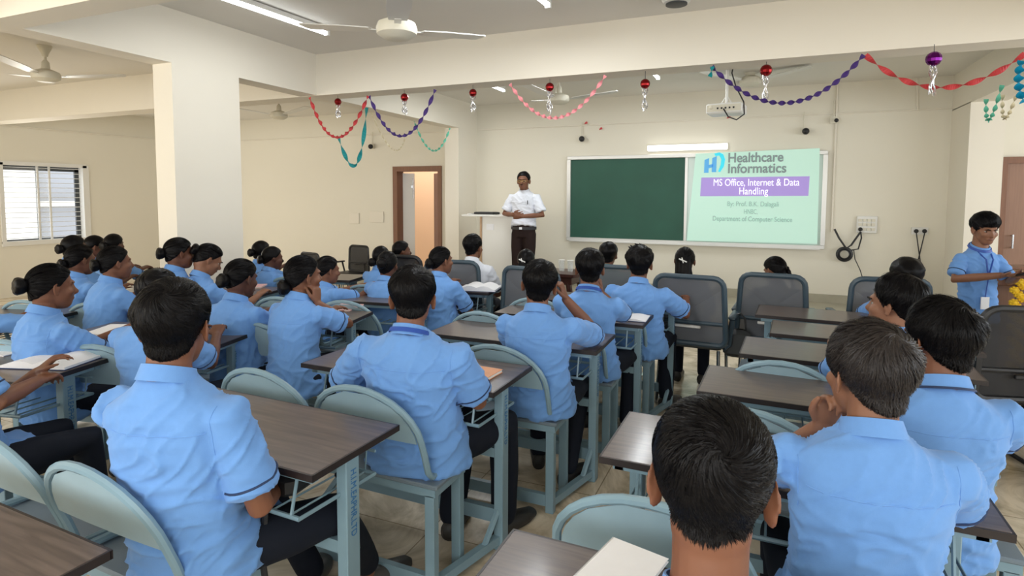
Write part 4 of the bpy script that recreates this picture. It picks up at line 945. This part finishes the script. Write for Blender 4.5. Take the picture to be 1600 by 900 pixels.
    if near==0 and not stand:
        me_=sh_o.data;bvh=BVHTree.FromPolygons([v.co[:] for v in me_.vertices],[p.vertices[:] for p in me_.polygons])
        def cast(p,d):
            h=bvh.ray_cast(Vector(p),Vector(d),.8);return None if h[0] is None else np.array(h[0])-np.array(d)*.0002
        pts=[cast((x+sh[0],-.6,sh[2]-.045),(0,1,0)) for x in np.linspace(-.15,.15,22)*k];pts=[p_ for p_ in pts if p_ is not None]
        if len(pts)>4: MB().tube(pts,.0016,5).obj('yoke_seam',M[top],sh_o,True)
        for sx,(S,E,Wp,hem_,sr) in arms.items():
            ring=[]
            for t in np.linspace(-.15*math.pi,-.85*math.pi,14):   # back half of the armhole
                rd=np.array([0,math.sin(t),math.cos(t)]);c0=S+np.array([-sx*.004,.0,-.02]);p_=cast(c0+rd*.25,-rd)
                if p_ is not None and np.linalg.norm(p_-c0)<.14: ring.append(p_)
            if len(ring)>4: MB().tube(ring,.0016,5).obj('armhole_seam',M[top],sh_o,True)
    up=nrm(hc-N+np.array([0,0,.05]))
    def band(r0,r1,h0,h1,name,m,par,dy=0):
        x=X;y=np.cross(up,x);c_=N+np.array([0,dy,0]);R=[]
        for r,h in ((r0,h0),(r1,h1),(r1-.0035,h1),(r0-.0035,h0)):
            R.append(np.array([c_+up*(h+.010*(-math.sin(t)))+x*math.cos(t)*r+y*math.sin(t)*r*1.02 for t in np.arange(28)*math.pi/14]))
        MB().rings(R,False,True).obj(name,m,par,True)
    if collar:
        band(.077*s,.066*s,-.006*s,.036*s,'collar',M[top],sh_o)
        if cp: band(.0815*s,.0795*s,-.006*s,.001*s,'collar_piping',M['trim'],sh_o)
    if lanyard:
        band(.083*s,.077*s,.004,.020,'lanyard',M['lan'],o)
        y0=N[1]+.065*s
        pr=[N+np.array([sx*.055*s,.035*s,-.005]) for sx in (-1,1)];bt=np.array([sp(.55)[0],sp(.55)[1]+.135*k,sp(.55)[2]])
        b=MB()
        for a in pr: b.tube([a,(a+bt)/2+np.array([0,.035,.03]),bt],.005,5)
        b.obj('lanyard_strap',M['lan'],o,True)
        if face_on:
            bt2=np.array([sp(.22)[0]+.02,sp(.22)[1]+.135*k,sp(.22)[2]]);MB().tube([bt,bt2],.004,5).obj('lanyard_strap',M['lan'],o)
            MB().box((-.028,-.003,-.085),(.028,.003,0),t=bt2).obj('id_card',M['paper'],o)
    ho=make_hair(hair,Rh,hc,s,seed,big,strands,M[hairm],o,near<1 or (near<2 and strands>800),fade,whorl)
    if hair=='bun':
        bc=np.array(bun or (0,-.128,.0));b=MB();b.ball(Rh@(bc*s)+hc,(.044*s,.034*s,.042*s),Rh,16,12)
        for k2 in range(7):
            a=k2*.9;b.ball(Rh@((bc+np.array([.026*math.cos(a),-.010,.026*math.sin(a)]))*s)+hc,.0215*s,None,10,8)
        b.tube([Rh@((bc*np.array([1,.62,1]))*s)+hc,Rh@(bc*s)+hc],[.032*s,.022*s],10)
        mesh2obj(fuse(b,.006,2),'hair_bun',M[hairm],ho)
    if hair=='plait':
        b=MB()
        for k2 in range(9): b.ball(Rh@(np.array([.055,-.085-.010*k2**.5,-.0-.030*k2])*s)+hc,(.022*s-k2*.0010,.02*s-k2*.001,.022*s),None,10,8)
        mesh2obj(fuse(b,.006,2),'hair_plait',M[hairm],ho)
    if hair=='long':
        b=MB();b.oval([Rh@(np.array([0,-.07,.03])*s)+hc,Rh@(np.array([0,-.085,-.07])*s)+hc,Rh@(np.array([.0,-.10,-.16])*s)+hc,Rh@(np.array([0,-.10,-.28])*s)+hc],[.07*s,.074*s,.085*s,.06*s],[.035*s,.034*s,.03*s,.015*s],(1,0,0),18)
        mesh2obj(fuse(b,.007,3,lambda co,no:.004*np.sin(co[:,0]*260+3*vnoise(co*12,seed))),'hair_fall',M[hairm],ho)
    if clip:
        c_=hc+Rh@(np.array([0,-.122,.02])*s);MB().tube([c_+Rh@np.array([-.028,0,.01]),c_+Rh@np.array([0,-.006,.0]),c_+Rh@np.array([.028,0,-.012])],.005,6).tube([c_+Rh@np.array([-.008,0,.02]),c_+Rh@np.array([.004,-.004,-.02])],.004,6).obj('hair_clip',M['white'],ho)
    if face_on:
        for sx in (-1,1):
            e=np.array([sx*.031,.0665,.0015]);MB().ball(Rh@(e*s)+hc,(.0135*s,.010*s,.0075*s),Rh,12,8).obj('eye',M['eye'],o,True)
            MB().ball(Rh@((e+np.array([0,.0085,0]))*s)+hc,(.0062*s,.0035*s,.0062*s),Rh,10,8).obj('iris',M['iris'],o,True)
            MB().tube([Rh@(np.array([sx*.014,.094,.019])*s)+hc,Rh@(np.array([sx*.030,.092,.0235])*s)+hc,Rh@(np.array([sx*.046,.078,.018])*s)+hc],[.003,.0042,.002],6).obj('eyebrow',M['hair'],o,True)
        MB().tube([Rh@(np.array([sx,y,-.058])*s)+hc for sx,y in ((-.021,.085),(-.008,.0955),(0,.0965),(.008,.0955),(.021,.085))],[.002,.0042,.0046,.0042,.002],6).obj('lips',M['lip'],o,True)
    return o,dict(hc=hc,Rh=Rh,N=N,s=s,arms=arms,X=X,sp=sp,hz=hz)
G_B='boys in light blue uniform shirts';G_G='girls in light blue uniform with hair in buns'
# --- near and middle boys ---
person('boy with a stand collar seen from behind at the left, nearest on that side',(272,432,1.06),12,28,lean=-.05,s=.96,bw=1.0,near=0,strands=9000,Ra=dict(w=(.10,.24,.60),e=(.215,-.02,.67)),La='lap',skin=0,
   Rl=((.28,.29,.49),(.22,.60,.12)),Ll=((-.08,.40,.52),(.02,.55,.10)),shoes='shoe2',group=G_B,wr=1.15)
person('stocky boy in the centre with blue lanyard, seated using the desk with the orange notebook',(645,413,1.90),8,24,pitch=8,lean=-.04,s=.96,bw=1.16,near=0,strands=5000,Ra=dict(w=(.10,.28,.64),e=(.23,.06,.69)),La=dict(w=(-.22,.24,.68),e=(-.355,.04,.70)),lanyard=True,skin=0,
   Rl=((.26,.36,.50),(.26,.32,.10)),Ll=((.06,.38,.50),(.04,.26,.10)),group=G_B,wr=1.2)
person('slim boy resting his right cheek on his hand, behind the half round grey seat back',(843,403,2.60),6,14,roll=6,lean=-.03,s=.92,near=0,strands=2500,Ra=dict(w=(.10,.11,.99),e=(.25,.22,.79),hd=(-.3,-.15,1),n=(-1,-.1,0),curl=.75),La='desk',skin=0,Rl=((.14,.38,.50),(.10,.20,.10)),group=G_B)
person('boy with a blue lanyard holding his hand at his ear, behind the spiky one',(922,386,3.26),4,14,lean=-.03,s=.92,near=1,strands=1500,Ra='cheek',La='desk',lanyard=True,skin=0,Rl=((.20,.36,.50),(.18,.30,.10)),group=G_B)
person('boy with spiky hair at the front of the middle row, writing with his right hand',(1000,382,3.86),0,6,lean=-.02,s=.93,bw=1.08,near=1,hair='spiky',strands=900,Ra=dict(w=(.26,.34,.79)),La='chin',skin=0,Rl=((.14,.38,.50),(.14,.30,.10)),group=G_B)
person('nearest boy at the bottom edge, only his dark whorled hair, ears and neck visible',(1116,620,.88),4,3,lean=.0,s=.95,near=0,strands=20000,fade=30,earf=1.15,nk=.160,whorl=(.10,-.80,.58),big=.95,Ra='lap',La='lap',skin=0,pitch=8,group=G_B,lanyard=True)
person('boy with grey flecked brown hair resting his chin on his left hand',(1358,497,1.50),8,30,lean=.0,s=.90,bw=1.03,near=0,hair='quiff',strands=9000,hairm='hairb',La='chin',Ra=dict(w=(.08,.33,.785),e=(.23,.12,.775)),skin=2,group=G_B,wr=1.1,big=1.05)
person('boy with thick black hair and dark collar piping behind the grey flecked haired boy',(1468,462,2.02),8,36,lean=-.02,s=.93,bw=1.0,near=0,strands=7000,Ra=dict(w=(.12,.33,.785),e=(.22,.12,.775)),La='desk',skin=0,group=G_B,big=1.1,hair='quiff',cp=True)
person('boy looking sideways to the left, his profile in front of a slate mesh chair',(1400,424,2.74),8,58,lean=.0,s=.94,near=1,hair='quiff',strands=1500,skin=2,group=G_B,face_on=True,big=1.05)
person('student with flat topped black hair seen above the boy in profile',(1417,402,4.35),5,8,lean=-.03,s=.92,near=2,hair='mop',skin=0,group=G_B)
# --- standing ---
o,i=person('standing boy at the right with a lanyard and ID card holding a phone',(1541,331,5.05),202,194,pitch=12,lean=.03,sex='m',s=.86,bw=.86,near=0,stand=True,hipz=.72,hem=.62,nk=.160,hair='mop',big=.95,strands=1500,lanyard=True,face_on=True,
   Ra=dict(w=(.05,.25,.985),e=(.20,.04,.93),hd=(-.4,.8,.15),n=(0,.1,1),curl=.35),La=dict(w=(-.06,.25,.98),e=(-.18,.05,.92),hd=(.4,.8,.1),n=(0,0,1),curl=.5),skin=2)
c=Matrix.Translation((0,0,0))
def w_of(o,p): 
    a=o.rotation_euler[2];v=rotz(a)@np.array(p);return (o.location[0]+v[0],o.location[1]+v[1],o.location[2]+v[2])
ph=empty('mobile_phone',w_of(o,(-.02,.35,1.005)),math.radians(202),'black phone in the hands of the standing boy','phone')
ph.rotation_euler=(math.radians(20),0,math.radians(202))
MB().box((-.035,-.07,-.004),(.035,.07,.004),bev=.0015).obj('case',M['black'],ph);MB().box((-.032,-.066,.004),(.032,.066,.0048)).obj('screen',M['dark'],ph)
person('person mostly outside the right edge, blue sleeve, hand and dark trousers showing',(1668,322,4.55),100,100,lean=.0,s=.86,near=1,stand=True,hipz=.72,hem=.66,Ll=((-.09,.12,.38),(-.09,.20,.08)),hair='short',Ra='down',La='down',skin=0)
o,i=person('lecturer standing in a white shirt, dark trousers and glasses with his hands clasped',(818,267,6.85),183,188,lean=.02,s=.95,bw=1.02,near=0,base=.22,stand=True,hipz=.86,hem=.893,top='wshirt',legs='brownt',piping=False,face_on=True,hair='short',big=.8,
   Ra=dict(w=(.055,.24,1.045),e=(.25,.02,1.05),hd=(-.9,.25,0),n=(0,-1,.2),curl=.5),La=dict(w=(-.055,.25,1.03),e=(-.25,.02,1.04),hd=(.9,.2,0),n=(0,-1,.2),curl=.5),skin=0,wr=.8)
hc,Rh,s_=i['hc'],i['Rh'],i['s']
b=MB()
for sx in (-1,1):
    b.tube([Rh@((np.array([sx*.031,.100,-.002])+np.array([.021*math.cos(t),0,.015*math.sin(t)]))*s_)+hc for t in np.arange(16)*math.pi/8],.0022,5,closed=True)
    b.tube([Rh@(np.array([sx*.052,.098,.002])*s_)+hc,Rh@(np.array([sx*.074,.05,.004])*s_)+hc,Rh@(np.array([sx*.078,-.01,.004])*s_)+hc],.002,5)
b.tube([Rh@(np.array([-.010,.102,0])*s_)+hc,Rh@(np.array([.010,.102,0])*s_)+hc],.002,5).obj('spectacles',M['gold'],o,True)
MB().tube([Rh@(np.array([x,.100-.2*abs(x)**1.2,-.047])*s_)+hc for x in (-.02,-.01,0,.01,.02)],[.002,.004,.0045,.004,.002],6).obj('moustache',M['hair'],o,True)
zb_=.862
MB().oval([(0,0,zb_-.005),(0,0,zb_+.03)],[.166,.166],[.118,.118],(1,0,0),28).obj('belt',M['black'],o,True)
MB().box((-.02,.116,zb_),(.02,.122,zb_+.028)).obj('belt_buckle',M['chrome'],o)
q=i['sp'](.66);MB().box((-.085,q[1]+.112,q[2]),(-.078,q[1]+.124,q[2]+.05)).obj('pen',M['black'],o)
# --- front row visitors ---
person('man in a white shirt seated on a slate mesh chair by the lecture cabinet',(740,364,4.55),8,-8,lean=.02,s=.90,near=1,top='wshirt',piping=False,Ra='lap',La='lap',skin=0,bw=1.0,strands=500)
person('person with a white hair clip seated in front of the lecturer\'s legs',(823,388,4.62),0,0,lean=.0,s=.86,near=2,sex='f',hair='bun',bun=(0,-.105,-.03),top='darktop',piping=False,Ra='lap',La='lap',clip=True,skin=1)
person('man in a teal shirt seated in the front row, between two boys',(951,376,4.95),3,5,lean=.02,s=.88,near=2,top='teal',piping=False,Ra='lap',La='lap',skin=1)
person('woman with long tied black hair on the wide mesh chair',(1071,385,4.55),-4,-2,lean=.02,s=.86,near=1,sex='f',hair='long',top='darktop',piping=False,Ra='lap',La='lap',clip=True,skin=1,long_top=True,strands=600)
person('woman with a side plait looking down and left, above a mesh chair',(1211,400,4.92),10,48,pitch=18,lean=.02,s=.88,near=1,sex='f',hair='plait',top='darktop',piping=False,Ra='lap',La='lap',skin=2,strands=500)
person('woman in grey looking right, seated in front of the open door',(628,375,4.72),-30,-42,lean=.0,s=.84,near=2,sex='f',hair='bun',bun=(0,-.10,-.04),top='greytop',piping=False,Ra='lap',La='lap',skin=1)
# --- girls ---
gk=dict(sex='f',hair='bun',group=G_G)
person('girl with a knotted high bun and earring, largest of the girls at the left',(80,410,1.66),-2,-12,pitch=4,lean=.02,s=.90,near=0,strands=2500,skin=0,bun=(0,-.132,.012),Ra='desk',La='desk2',**gk)
person('upright girl with navy piping on her short sleeve, left group, looking right',(180,383,2.44),-8,-16,lean=.08,s=.90,near=1,strands=900,skin=0,Ra=dict(w=(.10,.40,.78)),La='desk',bun=(0,-.125,-.005),**gk)
person('girl with a low bun just left of the upright girl with piping',(126,381,2.56),0,-10,pitch=5,lean=.04,s=.88,near=1,strands=600,skin=1,bun=(0,-.125,-.035),**gk)
person('girl at the back left corner below the barred window, only head and shoulder showing',(116,366,2.95),0,0,lean=.02,s=.86,near=2,skin=3,**gk)
person('girl with her face turned down, between the two back left heads',(148,367,3.42),-5,-25,pitch=15,lean=.02,s=.84,near=2,skin=1,**gk)
person('girl whose round head shows above the upright girl with piping',(178,364,3.44),5,10,lean=.02,s=.84,near=2,skin=3,**gk)
person('girl with a round bun in front of the white column, looking ahead right',(280,370,2.72),-4,-22,pitch=4,lean=.04,s=.87,near=1,strands=500,skin=1,bun=(0,-.128,-.0),**gk)
person('girl with a bun looking down at her desk in front of the thick column',(325,380,2.84),-6,-28,pitch=30,lean=.06,s=.87,near=1,strands=500,skin=2,bun=(0,-.12,.03),face_on=True,**gk)
person('student hidden behind the nearest left boy, dark hair and blue shoulder showing',(247,418,1.80),14,10,pitch=12,lean=.02,s=.90,near=1,skin=1,hair='short',strands=600,La='desk',Ra='desk2',group=G_B)
person('girl with a low bun bent over the desk beyond the tilted white book',(377,403,2.40),2,-6,pitch=10,lean=.04,s=.90,near=1,strands=900,skin=3,bun=(0,-.125,-.02),**gk)
person('girl with a small high bun in the pair beside the column',(409,375,4.05),0,-10,lean=.02,s=.84,near=2,skin=3,bun=(0,-.13,.0),**gk)
person('girl with a white collar edge in the pair beside the column, nearer one',(426,384,3.85),-4,-30,pitch=6,lean=.02,s=.84,near=2,skin=3,bun=(0,-.12,-.02),**gk)
person('girl with a low round bun resting her face on her raised hand',(474,397,2.46),-4,-22,roll=4,lean=.08,s=.93,near=0,strands=2500,skin=0,bun=(0,-.115,-.055),Ra='cheek',La='desk',clip=False,**gk)
person('girl with a thin face reaching forward across the desk, right of the resting girl',(512,399,3.42),-14,-26,pitch=6,lean=.08,s=.86,near=1,strands=500,skin=0,bun=(0,-.11,-.02),Ra=dict(w=(.10,.46,.80)),La=dict(w=(-.04,.46,.79)),**gk)
person('girl farther back whose hair shows over the pale hair clip girl',(596,383,4.30),0,0,lean=.06,s=.84,near=2,skin=3,bun=(-.03,-.12,-.04),**gk)
person('girl with a pale hair clip seen straight from behind, left of the centre boy',(606,391,3.68),4,10,lean=.02,s=.88,near=1,strands=500,skin=1,bun=(0,-.11,.03),clip=True,**gk)
person('girl with a messy bun turned right beside the thick open textbook',(690,384,3.80),2,-28,lean=.02,s=.88,near=1,strands=600,skin=0,bun=(0,-.118,-.015),Ra='lap',La='desk',**gk)
# --- cut by the left edge: arms only show ---
person('student cut by the left edge, hands folded over the thick open book',(-62,438,1.12),-2,-2,lean=.02,s=.92,near=1,skin=0,Ra=dict(w=(.06,.21,.79),e=(.20,.02,.79)),La=dict(w=(-.03,.25,.80)),group=G_B)
person('student cut by the left edge farther back, one bent arm showing',(-48,412,1.75),0,0,lean=.02,s=.90,near=1,skin=0,Ra=dict(w=(.14,.30,.80),e=(.26,.24,.77)),La='desk',sex='f',hair='bun',group=G_G)
